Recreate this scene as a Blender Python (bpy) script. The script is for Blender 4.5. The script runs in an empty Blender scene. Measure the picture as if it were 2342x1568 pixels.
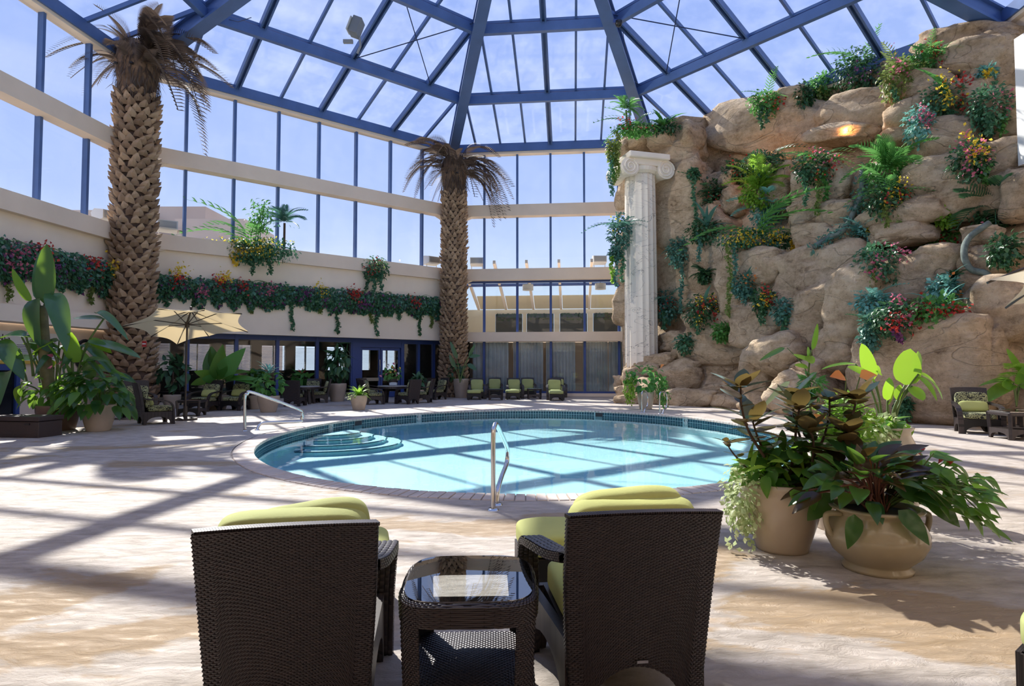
import bpy, bmesh, math, random
import numpy as np
from mathutils import Vector, Matrix, noise
from math import sin, cos, pi, radians, sqrt, atan2, hypot
random.seed(7)
rng = np.random.default_rng(7)
S = bpy.context.scene
COL = S.collection
# ------------------------------------------------------------------ camera, sky, sun, exposure
EYE = 1.5; FPX = 1393.6; PITCH = .0403
cam = bpy.data.cameras.new('camera'); cam_o = bpy.data.objects.new('camera', cam); COL.objects.link(cam_o)
cam.sensor_width = 36; cam.lens = 36 * FPX / 2342; cam.clip_end = 500; cam.clip_start = .05
cam_o.location = (0, 0, EYE); cam_o.rotation_euler = (pi / 2 + PITCH, 0, 0)
S.camera = cam_o
W = bpy.data.worlds.new('sky'); S.world = W; W.use_nodes = True
wn = W.node_tree.nodes; wl = W.node_tree.links
wn.clear()
w_out = wn.new('ShaderNodeOutputWorld'); w_bg = wn.new('ShaderNodeBackground')
w_tc = wn.new('ShaderNodeTexCoord'); w_sep = wn.new('ShaderNodeSeparateXYZ'); w_rmp = wn.new('ShaderNodeValToRGB')
w_noi = wn.new('ShaderNodeTexNoise'); w_mix = wn.new('ShaderNodeMixRGB'); w_map = wn.new('ShaderNodeMapping')
w_r2 = wn.new('ShaderNodeValToRGB')
wl.new(w_tc.outputs['Generated'], w_sep.inputs[0]); wl.new(w_sep.outputs['Z'], w_rmp.inputs[0])
e = w_rmp.color_ramp.elements
e[0].position = 0.0; e[0].color = (.74, .84, 1.0, 1)
e[1].position = 1.0; e[1].color = (.27, .41, .88, 1)
x = w_rmp.color_ramp.elements.new(.10); x.color = (.70, .82, 1.0, 1)
x = w_rmp.color_ramp.elements.new(.24); x.color = (.46, .59, .96, 1)
x = w_rmp.color_ramp.elements.new(.5); x.color = (.34, .47, .90, 1)
w_map.inputs['Scale'].default_value = (1.2, 1.2, 6)
wl.new(w_tc.outputs['Generated'], w_map.inputs[0]); wl.new(w_map.outputs[0], w_noi.inputs['Vector'])
w_noi.inputs['Scale'].default_value = 2.2; w_noi.inputs['Detail'].default_value = 5
w_r2.color_ramp.elements[0].position = .52; w_r2.color_ramp.elements[0].color = (0, 0, 0, 1)
w_r2.color_ramp.elements[1].position = .8; w_r2.color_ramp.elements[1].color = (.4, .4, .4, 1)
wl.new(w_noi.outputs[0], w_r2.inputs[0]); wl.new(w_r2.outputs[0], w_mix.inputs[0])
wl.new(w_rmp.outputs[0], w_mix.inputs[1]); w_mix.inputs[2].default_value = (.85, .9, 1, 1)
wl.new(w_mix.outputs[0], w_bg.inputs[0]); wl.new(w_bg.outputs[0], w_out.inputs[0])
w_bg.inputs[1].default_value = .56
SUN_TO = Vector((-.525, .891, 1.0)).normalized()
sun = bpy.data.lights.new('sun', 'SUN'); sun.energy = 4.3; sun.angle = radians(.6); sun.color = (1, .95, .87)
sun_o = bpy.data.objects.new('sun', sun); COL.objects.link(sun_o)
sun_o.rotation_euler = SUN_TO.to_track_quat('Z', 'Y').to_euler(); sun_o.location = SUN_TO * 60
S.view_settings.view_transform = 'Standard'; S.view_settings.look = 'None'
S.view_settings.exposure = 1.0; S.view_settings.gamma = 1; S.view_settings.use_curve_mapping = False
S.cycles.max_bounces = 10; S.cycles.diffuse_bounces = 7; S.cycles.glossy_bounces = 3
S.cycles.transmission_bounces = 4; S.cycles.transparent_max_bounces = 16
S.cycles.caustics_reflective = False; S.cycles.caustics_refractive = False

# ------------------------------------------------------------------ pixel helpers (photo pixel -> point in the place)
def ray(px, py):
    u = -(py - 784) / FPX
    return ((px - 1171) / FPX, cos(PITCH) - u * sin(PITCH), sin(PITCH) + u * cos(PITCH))
def gnd(px, py, z=0.0):
    r = ray(px, py); t = (z - EYE) / r[2]
    return (r[0] * t, r[1] * t, z)
def at(px, py, Y):
    r = ray(px, py); t = Y / r[1]
    return Vector((r[0] * t, Y, EYE + r[2] * t))

# ------------------------------------------------------------------ materials
MATS = {}
def nodes(name):
    m = bpy.data.materials.new(name); m.use_nodes = True
    t = m.node_tree
    return m, t, t.nodes, t.links, t.nodes['Principled BSDF']
def ramp(n, stops, interp='LINEAR'):
    r = n.new('ShaderNodeValToRGB'); r.color_ramp.interpolation = interp
    el = r.color_ramp.elements
    el[0].position, el[0].color = stops[0][0], (*stops[0][1], 1)
    el[1].position, el[1].color = stops[-1][0], (*stops[-1][1], 1)
    for p, c in stops[1:-1]:
        q = el.new(p); q.color = (*c, 1)
    return r
def noisetex(n, l, scale, detail=4, rough=.55, coord='Object', mapscale=None, dist=0):
    tc = n.new('ShaderNodeTexCoord'); t = n.new('ShaderNodeTexNoise')
    t.inputs['Scale'].default_value = scale; t.inputs['Detail'].default_value = detail
    t.inputs['Roughness'].default_value = rough; t.inputs['Distortion'].default_value = dist
    if mapscale:
        mp = n.new('ShaderNodeMapping'); mp.inputs['Scale'].default_value = mapscale
        l.new(tc.outputs[coord], mp.inputs[0]); l.new(mp.outputs[0], t.inputs['Vector'])
    else:
        l.new(tc.outputs[coord], t.inputs['Vector'])
    return t
def bump(n, l, b, h, strength=.3, dist=.02):
    bp = n.new('ShaderNodeBump'); bp.inputs['Strength'].default_value = strength; bp.inputs['Distance'].default_value = dist
    l.new(h, bp.inputs['Height']); l.new(bp.outputs[0], b.inputs['Normal'])
    return bp
def simple(name, col, rough=.6, metal=0, spec=.5, var=.0, scale=3, bstr=0, bscale=40, coord='Object', trans=0):
    m, t, n, l, b = nodes(name)
    b.inputs['Base Color'].default_value = (*col, 1); b.inputs['Roughness'].default_value = rough
    b.inputs['Metallic'].default_value = metal; b.inputs['Specular IOR Level'].default_value = spec
    if var:
        nt = noisetex(n, l, scale, coord=coord)
        r = ramp(n, [(.3, tuple(c * (1 - var) for c in col)), (.7, tuple(min(1, c * (1 + var)) for c in col))])
        l.new(nt.outputs[0], r.inputs[0]); l.new(r.outputs[0], b.inputs['Base Color'])
    if bstr:
        nt2 = noisetex(n, l, bscale, coord=coord); bump(n, l, b, nt2.outputs[0], bstr, .01)
    MATS[name] = m
    return m
def leafmat(name, c1, c2, rough=.4, tl=.45, tcol=None, back=None, spec=.4):
    """glossy upper side, light passing through, colour varying leaf by leaf"""
    m, t, n, l, b = nodes(name)
    g = n.new('ShaderNodeNewGeometry'); oi = n.new('ShaderNodeObjectInfo')
    ad = n.new('ShaderNodeMath'); ad.operation = 'ADD'; fr = n.new('ShaderNodeMath'); fr.operation = 'FRACT'
    l.new(g.outputs['Random Per Island'], ad.inputs[0]); l.new(oi.outputs['Random'], ad.inputs[1]); l.new(ad.outputs[0], fr.inputs[0])
    r = ramp(n, [(0, c1), (1, c2)]); l.new(fr.outputs[0], r.inputs[0])
    src = r.outputs[0]
    if back:
        mx = n.new('ShaderNodeMixRGB'); l.new(g.outputs['Backfacing'], mx.inputs[0]); l.new(src, mx.inputs[1]); mx.inputs[2].default_value = (*back, 1)
        src = mx.outputs[0]
    l.new(src, b.inputs['Base Color'])
    b.inputs['Roughness'].default_value = rough; b.inputs['Specular IOR Level'].default_value = spec
    tr = n.new('ShaderNodeBsdfTranslucent')
    tc = tcol or tuple(min(1, 1.7 * (a + d) / 2 + .02) for a, d in zip(c1, c2))
    tr.inputs[0].default_value = (*tc, 1)
    ms = n.new('ShaderNodeMixShader'); ms.inputs[0].default_value = tl
    l.new(b.outputs[0], ms.inputs[1]); l.new(tr.outputs[0], ms.inputs[2])
    l.new(ms.outputs[0], n['Material Output'].inputs[0])
    MATS[name] = m
    return m
def glassmat(name, tint=(.95, .97, .98), ior=1.45, rough=0.0, dirt=0):
    m, t, n, l, b = nodes(name); n.remove(b)
    tb = n.new('ShaderNodeBsdfTransparent'); tb.inputs[0].default_value = (*tint, 1)
    gb = n.new('ShaderNodeBsdfGlossy'); gb.inputs['Roughness'].default_value = rough
    fz = n.new('ShaderNodeFresnel'); fz.inputs['IOR'].default_value = ior
    ms = n.new('ShaderNodeMixShader')
    l.new(fz.outputs[0], ms.inputs[0]); l.new(tb.outputs[0], ms.inputs[1]); l.new(gb.outputs[0], ms.inputs[2])
    last = ms.outputs[0]
    if dirt:
        nt = noisetex(n, l, .9, 5, .6, mapscale=(1, 1, .6)); r = ramp(n, [(.4, (0, 0, 0)), (.8, (dirt,) * 3)])
        l.new(nt.outputs[0], r.inputs[0])
        df = n.new('ShaderNodeBsdfTranslucent'); df.inputs[0].default_value = (.9, .9, .88, 1)
        m2 = n.new('ShaderNodeMixShader'); l.new(r.outputs[0], m2.inputs[0]); l.new(last, m2.inputs[1]); l.new(df.outputs[0], m2.inputs[2]); last = m2.outputs[0]
    l.new(last, n['Material Output'].inputs[0])
    MATS[name] = m
    return m
BLUE = simple('blue_steel', (.075, .145, .34), .42, 0, .5, .12, 1.5)
BLUED = simple('dark_blue_frame', (.035, .075, .26), .45)
BEIGE = simple('beige_plaster', (.84, .69, .54), .85, var=.06, scale=.8, bstr=.08, bscale=60)
BEIGE2 = simple('pale_beige_plaster', (.88, .75, .60), .85, var=.05, scale=.7, bstr=.08, bscale=60)
GLASS = glassmat('clear_glass', (.96, .975, .99), 1.35, dirt=.04)
ROOFGLASS = glassmat('roof_glass', (.96, .975, .99), 1.35, dirt=.10)
SHOPGLASS = glassmat('storefront_glass', (.80, .86, .88), 1.5)
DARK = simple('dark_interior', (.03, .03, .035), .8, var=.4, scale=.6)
WHITE = simple('white_paint', (.78, .78, .76), .6)
BLACK = simple('black_metal', (.012, .012, .014), .4)
CHROME = simple('chrome', (.62, .62, .63), .16, 1)
TOPGLASS = glassmat('table_glass', (.90, .96, .94), 4.2)

# ------------------------------------------------------------------ mesh builder
class MB:
    def __init__(s): s.v = []; s.f = []
    def add(s, vs, fs):
        o = len(s.v); s.v += [tuple(q) for q in vs]; s.f += [tuple(i + o for i in f) for f in fs]
        return s
    def box(s, c, d, M=None):
        hx, hy, hz = d[0] / 2, d[1] / 2, d[2] / 2
        vs = [Vector((a * hx, b * hy, e * hz)) for a in (-1, 1) for b in (-1, 1) for e in (-1, 1)]
        if M is not None: vs = [M @ q for q in vs]
        vs = [q + Vector(c) for q in vs]
        return s.add(vs, [(0, 1, 3, 2), (4, 6, 7, 5), (0, 4, 5, 1), (2, 3, 7, 6), (0, 2, 6, 4), (1, 5, 7, 3)])
    def beam(s, p0, p1, w, h, up=(0, 0, 1), taper=1):
        p0 = Vector(p0); p1 = Vector(p1); d = (p1 - p0).normalized(); up = Vector(up)
        x = d.cross(up)
        x = x.normalized() if x.length > 1e-6 else Vector((1, 0, 0))
        z = x.cross(d)
        vs = []
        for p, k in ((p0, 1), (p1, taper)):
            for a, b in ((-1, -1), (1, -1), (1, 1), (-1, 1)): vs.append(p + x * a * w / 2 * k + z * b * h / 2 * k)
        return s.add(vs, [(0, 3, 2, 1), (4, 5, 6, 7), (0, 1, 5, 4), (1, 2, 6, 5), (2, 3, 7, 6), (3, 0, 4, 7)])
    def tube(s, pts, r, n=8, cap=True):
        pts = [Vector(p) for p in pts]; m = len(pts)
        rs = r if isinstance(r, (list, tuple)) else [r] * m
        t = (pts[1] - pts[0]).normalized()
        x = t.orthogonal().normalized(); vs = []
        for i, p in enumerate(pts):
            t = ((pts[i + 1] if i < m - 1 else p) - (pts[i - 1] if i else p)).normalized()
            x = (x - t * x.dot(t)).normalized(); y = t.cross(x)
            vs += [p + (x * cos(2 * pi * k / n) + y * sin(2 * pi * k / n)) * rs[i] for k in range(n)]
        fs = [(i * n + k, i * n + (k + 1) % n, (i + 1) * n + (k + 1) % n, (i + 1) * n + k) for i in range(m - 1) for k in range(n)]
        if cap: fs += [tuple(range(n))[::-1], tuple((m - 1) * n + k for k in range(n))]
        return s.add(vs, fs)
    def lathe(s, prof, n=32, c=(0, 0, 0), cap=False):
        vs = [(c[0] + r * cos(2 * pi * k / n), c[1] + r * sin(2 * pi * k / n), c[2] + z) for r, z in prof for k in range(n)]
        fs = [(i * n + k, i * n + (k + 1) % n, (i + 1) * n + (k + 1) % n, (i + 1) * n + k) for i in range(len(prof) - 1) for k in range(n)]
        if cap: fs += [tuple(range(n))[::-1], tuple((len(prof) - 1) * n + k for k in range(n))]
        return s.add(vs, fs)
    def grid(s, fn, nu, nv):
        vs = [fn(i / nu, j / nv) for j in range(nv + 1) for i in range(nu + 1)]
        fs = [(j * (nu + 1) + i, j * (nu + 1) + i + 1, (j + 1) * (nu + 1) + i + 1, (j + 1) * (nu + 1) + i) for j in range(nv) for i in range(nu)]
        return s.add(vs, fs)
    def prism(s, poly, d0, d1):
        """poly: 3-D loop; extruded from offset d0 to d1 (vectors)"""
        n = len(poly); d0 = Vector(d0); d1 = Vector(d1)
        vs = [Vector(p) + d0 for p in poly] + [Vector(p) + d1 for p in poly]
        return s.add(vs, [tuple(range(n))[::-1], tuple(range(n, 2 * n))] + [(i, (i + 1) % n, n + (i + 1) % n, n + i) for i in range(n)])
    def mesh(s, name, mat, smooth=False):
        me = bpy.data.meshes.new(name); me.from_pydata([tuple(q) for q in s.v], [], s.f); me.update()
        me.materials.append(mat)
        if smooth: me.polygons.foreach_set('use_smooth', [True] * len(me.polygons))
        return me
    def obj(s, name, mat, parent=None, smooth=False, world=True, bevel=0, subd=0, label=None, kind=None):
        return mk(name, s.mesh(name, mat, smooth), parent, world, bevel, subd, label, kind)
def mk(name, me, parent=None, world=True, bevel=0, subd=0, label=None, kind=None, M=None):
    o = bpy.data.objects.new(name, me); COL.objects.link(o)
    if parent is not None:
        o.parent = parent
        if world: o.matrix_parent_inverse = parent.matrix_basis.inverted()
    if M is not None: o.matrix_basis = M
    if bevel:
        b = o.modifiers.new('bevel', 'BEVEL'); b.width = bevel; b.segments = 2; b.limit_method = 'ANGLE'
    if subd:
        b = o.modifiers.new('subd', 'SUBSURF'); b.levels = subd; b.render_levels = subd
    if label: o['label'] = label
    if kind: o['kind'] = kind
    return o
def npmesh(name, V, F, mat, smooth=False):
    """bulk mesh from numpy arrays, F (n,3) or (n,4)"""
    me = bpy.data.meshes.new(name); k = F.shape[1]
    me.vertices.add(len(V)); me.vertices.foreach_set('co', np.ascontiguousarray(V, dtype=np.float32).ravel())
    me.loops.add(F.size); me.loops.foreach_set('vertex_index', F.ravel().astype(np.int32))
    me.polygons.add(len(F)); me.polygons.foreach_set('loop_start', np.arange(0, F.size, k, dtype=np.int32))
    me.polygons.foreach_set('loop_total', np.full(len(F), k, dtype=np.int32))
    if smooth: me.polygons.foreach_set('use_smooth', np.ones(len(F), dtype=bool))
    me.update(); me.validate(); me.materials.append(mat)
    return me
def thing(name, label, cat, loc=(0, 0, 0), rz=0, group=None):
    o = bpy.data.objects.new(name, None); COL.objects.link(o); o.empty_display_size = .1
    o.location = loc; o.rotation_euler = (0, 0, rz)
    o['label'] = label; o['category'] = cat; o['kind'] = 'thing'
    if group: o['group'] = group
    return o
def structure(name):
    o = bpy.data.objects.new(name, None); COL.objects.link(o); o['kind'] = 'structure'; o.empty_display_size = .1
    return o
def tag(o, label, cat, group=None, kind=None):
    o['label'] = label; o['category'] = cat
    if group: o['group'] = group
    if kind: o['kind'] = kind
    return o
def copy_tree(root, loc, rz, label, group=None):
    def cp(o, par):
        c = o.copy(); COL.objects.link(c)
        if par is not None: c.parent = par
        for ch in o.children: cp(ch, c)
        return c
    r = cp(root, None); r.location = loc; r.rotation_euler = (0, 0, rz); r['label'] = label
    if group: r['group'] = group
    return r

# ------------------------------------------------------------------ octagonal hall: corners and wall frames
PHI = -.0992; CX, CY = .487, 16.39; AP = (15.76, 14.91)
NRM = [(cos(pi / 2 + PHI - k * pi / 4), sin(pi / 2 + PHI - k * pi / 4)) for k in range(8)]
DST = [AP[k % 2] for k in range(8)]
def _corner(i, j, di, dj):
    a, b = NRM[i]; c, d = NRM[j]; D = a * d - b * c
    return Vector((CX + (di * d - b * dj) / D, CY + (a * dj - di * c) / D))
CR = [_corner(k, (k + 1) % 8, DST[k], DST[(k + 1) % 8]) for k in range(8)]
def wf(k):
    a = CR[(k - 1) % 8]; b = CR[k]; L = (b - a).length
    return a, (b - a) / L, Vector((-NRM[k][0], -NRM[k][1])), L
def wp(k, s, z, inset=0.0):
    a, u, n, L = wf(k); q = a + u * s + n * inset
    return Vector((q.x, q.y, z))
def wbox(mb, k, s0, s1, z0, z1, i0, i1):
    """box in a wall's frame: along the wall s, height z, inset towards the room i"""
    vs = [wp(k, s, z, i) for s in (s0, s1) for i in (i0, i1) for z in (z0, z1)]
    mb.add(vs, [(0, 1, 3, 2), (4, 6, 7, 5), (0, 4, 5, 1), (2, 3, 7, 6), (0, 2, 6, 4), (1, 5, 7, 3)])
    return mb
ROOF_Z, ROOF_M = 13.5, .325
def rp(k, s, ins, dz=0):
    """point on the roof plane of side k, dz measured upwards"""
    return wp(k, s, ROOF_Z + ROOF_M * ins + dz, ins)
# ------------------------------------------------------------------ the deck, the pool
PC = Vector((.43, 14.53)); PA, PB, PROT = 5.70, 7.25, radians(-4)
def pool(t, r=0.0):
    x = (PA + r) * cos(t); y = (PB + r) * sin(t)
    return Vector((PC.x + x * cos(PROT) - y * sin(PROT), PC.y + x * sin(PROT) + y * cos(PROT)))
# deck material: stamped pale concrete with ochre stains
m, t, n, l, b = nodes('stamped_concrete'); DECK = m
n1 = noisetex(n, l, .55, 6, .62, dist=.6, mapscale=(1, 1.5, 1)); n2 = noisetex(n, l, 2.6, 8, .65, mapscale=(1, 2.2, 1), dist=.4); n3 = noisetex(n, l, .22, 3)
r1 = ramp(n, [(.30, (.31, .26, .215)), (.44, (.46, .40, .345)), (.56, (.545, .48, .425)), (.72, (.63, .565, .51))]); l.new(n2.outputs[0], r1.inputs[0])
ad = n.new('ShaderNodeMath'); ad.operation = 'MULTIPLY_ADD'; l.new(n2.outputs[0], ad.inputs[0]); ad.inputs[1].default_value = .35; l.new(n1.outputs[0], ad.inputs[2])
def mth(op, a_, b_=None, c_=None):
    q = n.new('ShaderNodeMath'); q.operation = op
    for i_, v_ in enumerate((a_, b_, c_)):
        if v_ is None: continue
        if hasattr(v_, 'links'): l.new(v_, q.inputs[i_])
        else: q.inputs[i_].default_value = v_
    return q.outputs[0]
tcs = n.new('ShaderNodeTexCoord'); sx_ = n.new('ShaderNodeSeparateXYZ'); l.new(tcs.outputs['Object'], sx_.inputs[0])
acc = None
for (ax, ay, ra, rb, an) in ((-2.75, 4.4, .85, .16, 1.14), (-2.2, 3.5, .6, .25, .3), (-.55, 5.85, 1.1, .3, .1), (1.95, 3.65, 1.1, .42, -.25), (1.45, 4.7, .6, .3, .5), (-5.4, 9.6, 1.7, .3, .1), (-3.2, 8.7, .7, .25, -.6), (-7.5, 11.5, 2.0, .35, .1), (.6, 6.25, .6, .2, 0), (3.4, 3.3, .7, .3, -.4), (-3.6, 3.6, .5, .3, .8)):
    ca, sa = cos(an), sin(an)
    dx = mth('SUBTRACT', sx_.outputs[0], ax); dy = mth('SUBTRACT', sx_.outputs[1], ay)
    u_ = mth('MULTIPLY_ADD', dx, ca / ra, mth('MULTIPLY', dy, sa / ra)); v_ = mth('MULTIPLY_ADD', dx, -sa / rb, mth('MULTIPLY', dy, ca / rb))
    d2 = mth('MULTIPLY_ADD', u_, u_, mth('MULTIPLY', v_, v_)); g_ = mth('EXPONENT', mth('MULTIPLY', d2, -.9))
    acc = g_ if acc is None else mth('ADD', acc, g_)
stv = mth('MULTIPLY_ADD', acc, .26, ad.outputs[0])
r2 = ramp(n, [(.765, (0, 0, 0)), (.83, (.72, .72, .72))]); l.new(stv, r2.inputs[0])
mx = n.new('ShaderNodeMixRGB'); l.new(r2.outputs[0], mx.inputs[0]); l.new(r1.outputs[0], mx.inputs[1]); mx.inputs[2].default_value = (.40, .26, .12, 1)
l.new(mx.outputs[0], b.inputs['Base Color'])
rr = ramp(n, [(.70, (.62,) * 3), (.82, (.34,) * 3)]); l.new(stv, rr.inputs[0]); l.new(rr.outputs[0], b.inputs['Roughness'])
n4 = noisetex(n, l, 5, 9, .7, mapscale=(1, 2, 1), dist=1.0); bump(n, l, b, n4.outputs[0], .9, .035)
COPE = simple('coping_stone', (.60, .51, .44), .7, var=.14, scale=4, bstr=.25, bscale=25)
GROUT = simple('coping_joint', (.40, .33, .28), .9)
mb = MB(); NP = 160
outer = [wp(k, 0, 0, -9) for k in range(8)]
# ring between pool edge and a big octagon reaching under the walls, then beyond
inner = [pool(2 * pi * i / NP, .36) for i in range(NP)]
big = []
for i in range(NP):
    d = (inner[i] - PC).normalized(); big.append(PC + d * 62)
mb.add([(p.x, p.y, 0) for p in inner] + [(p.x, p.y, 0) for p in big], [(i, (i + 1) % NP, NP + (i + 1) % NP, NP + i) for i in range(NP)])
fl = mb.obj('floor', DECK); fl['kind'] = 'structure'
# coping: bricks set on edge round the pool
cop = structure('trim_1'); cop['label'] = 'ring of pinkish coping bricks around the pool'
jb = MB(); jb.add([(p.x, p.y, -.012) for p in inner] + [(pool(2 * pi * i / NP, .005).x, pool(2 * pi * i / NP, .005).y, -.012) for i in range(NP)], [(i, NP + i, NP + (i + 1) % NP, (i + 1) % NP) for i in range(NP)])
jb.obj('joint_bed', GROUT, cop)
NB = 300
for i in range(NB):
    a0 = 2 * pi * (i + .06) / NB; a1 = 2 * pi * (i + .94) / NB; dz = random.uniform(-.003, .004)
    q = [pool(a0, -.02), pool(a1, -.02), pool(a1, .335), pool(a0, .335)]
    c = sum(q, Vector((0, 0))) / 4
    vs = [(p.x, p.y, -.05) for p in q] + [(p.x, p.y, -.005 + dz) for p in q] + [((p.x - c.x) * .96 + c.x, (p.y - c.y) * .96 + c.y, .004 + dz) for p in q]
    bb = MB().add(vs, [(0, 1, 5, 4), (1, 2, 6, 5), (2, 3, 7, 6), (3, 0, 4, 7), (4, 5, 9, 8), (5, 6, 10, 9), (6, 7, 11, 10), (7, 4, 8, 11), (8, 9, 10, 11), (3, 2, 1, 0)])
    bb.obj('brick', COPE, cop)
# the basin
PLASTER = simple('pool_plaster', (.50, .88, .93), .6, var=.04, scale=1.5)
basin = thing('pool_basin', 'oval swimming pool basin with pale aqua plaster and curved entry steps', 'swimming pool', (PC.x, PC.y, 0))
PD = -.62
mb = MB()
ring = [(0, -.30), (-.05, PD + .12), (-.2, PD)]
rings = [[pool(2 * pi * i / NP, r) for i in range(NP)] for r, z in ring]
vs = [(p.x, p.y, z) for rg, (r, z) in zip(rings, ring) for p in rg]
fs = [(j * NP + i, j * NP + (i + 1) % NP, (j + 1) * NP + (i + 1) % NP, (j + 1) * NP + i) for j in range(2) for i in range(NP)]
fs.append(tuple(2 * NP + i for i in range(NP)))
mb.add(vs, fs); mb.obj('basin_shell', PLASTER, basin, smooth=False)
# curved entry steps on the left side
STEPC = pool(radians(167), -.1)
for j, (r, z) in enumerate([(.8, -.25), (1.15, -.34), (1.5, -.43), (1.9, -.52)]):
    mb = MB(); NS_ = 40; loop = []
    for i in range(NS_):
        a = 2 * pi * i / NS_; p = STEPC + Vector((cos(a), sin(a))) * r
        d = p - PC; c, s_ = cos(-PROT), sin(-PROT); lx, ly = d.x * c - d.y * s_, d.x * s_ + d.y * c
        k = sqrt((lx / (PA - .06)) ** 2 + (ly / (PB - .06)) ** 2)
        if k > 1: p = PC + d / k
        loop.append((p.x, p.y, 0))
    mb.prism(loop, (0, 0, PD), (0, 0, z)); mb.obj('step', PLASTER, basin)
    ed = MB(); ed.tube([Vector((q[0], q[1], z + .004)) for q in loop if (Vector(q[:2]) - STEPC).length > r - .02], .018, 5)
    ed.obj('step_edge', simple('step_edge_tile_%d' % j, (.03, .16, .22), .4), basin)
# waterline tiles: three courses, too small to pick apart one by one
TILE = leafmat('blue_green_tile', (.008, .05, .085), (.02, .10, .13), .18, 0)
TGROUT = simple('tile_grout', (.42, .60, .62), .6)
per = 39.5; NT = 396
mb = MB(); mb.add([(pool(2 * pi * i / NP, .004).x, pool(2 * pi * i / NP, .004).y, z) for z in (-.045, -.33) for i in range(NP)], [(i, (i + 1) % NP, NP + (i + 1) % NP, NP + i) for i in range(NP)])
mb.obj('tile_grout', TGROUT, basin)
mb = MB()
MARKS = [2 * pi * q for q in ()]
mark_angles = []
for pxx, pyy in ((728, 973), (961, 952), (1558, 962)):
    g = gnd(pxx, pyy, -.1); d = Vector(g[:2]) - PC; c, s_ = cos(-PROT), sin(-PROT)
    mark_angles.append(atan2((d.x * s_ + d.y * c) / PB, (d.x * c - d.y * s_) / PA))
skim_angles = []
for pxx, pyy in ((812, 963), (1380, 942)):
    g = gnd(pxx, pyy, -.08); d = Vector(g[:2]) - PC; c, s_ = cos(-PROT), sin(-PROT)
    skim_angles.append(atan2((d.x * s_ + d.y * c) / PB, (d.x * c - d.y * s_) / PA))
def adiff(a, b): return abs((a - b + pi) % (2 * pi) - pi)
for i in range(NT):
    a0 = 2 * pi * (i + .09) / NT; a1 = 2 * pi * (i + .91) / NT
    if any(adiff((a0 + a1) / 2, q) < .016 for q in mark_angles): continue
    if any(adiff((a0 + a1) / 2, q) < .024 for q in skim_angles): continue
    p0 = pool(a0, -.003); p1 = pool(a1, -.003); q0 = pool(a0, .004); q1 = pool(a1, .004)
    for z1, z0 in ((-.052, -.138), (-.152, -.238), (-.252, -.325)):
        mb.add([(p0.x, p0.y, z0), (p1.x, p1.y, z0), (p1.x, p1.y, z1), (p0.x, p0.y, z1), (q0.x, q0.y, z0), (q1.x, q1.y, z0), (q1.x, q1.y, z1), (q0.x, q0.y, z1)],
               [(3, 2, 1, 0), (0, 1, 5, 4), (2, 3, 7, 6), (1, 2, 6, 5), (3, 0, 4, 7)])
mb.obj('waterline_tiles', TILE, basin, kind='stuff')
MARKT = simple('marker_tile', (.72, .74, .72), .4)
def text(name, body, size, M, mat, parent=None, extrude=.002, align='CENTER'):
    cu = bpy.data.curves.new(name, 'FONT'); cu.body = body; cu.size = size; cu.extrude = extrude; cu.align_x = align; cu.align_y = 'CENTER'; cu.resolution_u = 3
    tmp = bpy.data.objects.new(name, cu); COL.objects.link(tmp); bpy.context.view_layer.update()
    me = bpy.data.meshes.new_from_object(tmp.evaluated_get(bpy.context.evaluated_depsgraph_get())); bpy.data.objects.remove(tmp); me.materials.clear(); me.materials.append(mat)
    o = bpy.data.objects.new(name, me); COL.objects.link(o)
    if parent is not None:
        o.parent = parent; o.matrix_parent_inverse = parent.matrix_basis.inverted()
    o.matrix_basis = M
    return o
def face_frame(p, right, up):
    right = Vector(right).normalized(); up = Vector(up).normalized(); z = right.cross(up)
    M = Matrix((right, up, z)).transposed().to_4x4(); M.translation = Vector(p)
    return M
INK = simple('marker_ink', (.05, .055, .06), .6)
for a, tx in zip(mark_angles, ('3½', '4½', '4½')):
    w = .011
    p0 = pool(a + w, -.006); p1 = pool(a - w, -.006)
    mid = (p0 + p1) / 2; rt = (p1 - p0).normalized() if p1.x > p0.x else (p0 - p1).normalized()
    nin = (PC - mid).normalized() * .004
    bx = MB(); bx.add([(p0.x, p0.y, -.24), (p1.x, p1.y, -.24), (p1.x, p1.y, -.05), (p0.x, p0.y, -.05)], [(0, 1, 2, 3)])
    bx.obj('depth_marker', MARKT, basin)
    text('depth_number', tx, .155, face_frame((mid.x + nin.x, mid.y + nin.y, -.12), (rt.x, rt.y, 0), (0, 0, 1)), INK, basin)
for a in skim_angles:
    p0 = pool(a + .023, -.006); p1 = pool(a - .023, -.006)
    bx = MB(); bx.add([(p0.x, p0.y, -.19), (p1.x, p1.y, -.19), (p1.x, p1.y, -.06), (p0.x, p0.y, -.06)], [(0, 1, 2, 3)])
    bx.obj('skimmer_mouth', DARK, basin)
# water
m, t, n, l, b = nodes('pool_water'); n.remove(b); WATER = m
tb = n.new('ShaderNodeBsdfTransparent'); tb.inputs[0].default_value = (.92, .985, .99, 1)
gb = n.new('ShaderNodeBsdfGlossy'); gb.inputs['Roughness'].default_value = .02
fz = n.new('ShaderNodeFresnel'); fz.inputs['IOR'].default_value = 1.25
nt = noisetex(n, l, 1.3, 3, .5); bp = n.new('ShaderNodeBump'); bp.inputs['Strength'].default_value = .09; bp.inputs['Distance'].default_value = .06
l.new(nt.outputs[0], bp.inputs['Height']); l.new(bp.outputs[0], gb.inputs['Normal'])
ms = n.new('ShaderNodeMixShader'); l.new(fz.outputs[0], ms.inputs[0]); l.new(tb.outputs[0], ms.inputs[1]); l.new(gb.outputs[0], ms.inputs[2]); l.new(ms.outputs[0], n['Material Output'].inputs[0])
mb = MB(); mb.add([(pool(2 * pi * i / NP, .002).x, pool(2 * pi * i / NP, .002).y, -.175) for i in range(NP)], [tuple(range(NP))])
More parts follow.
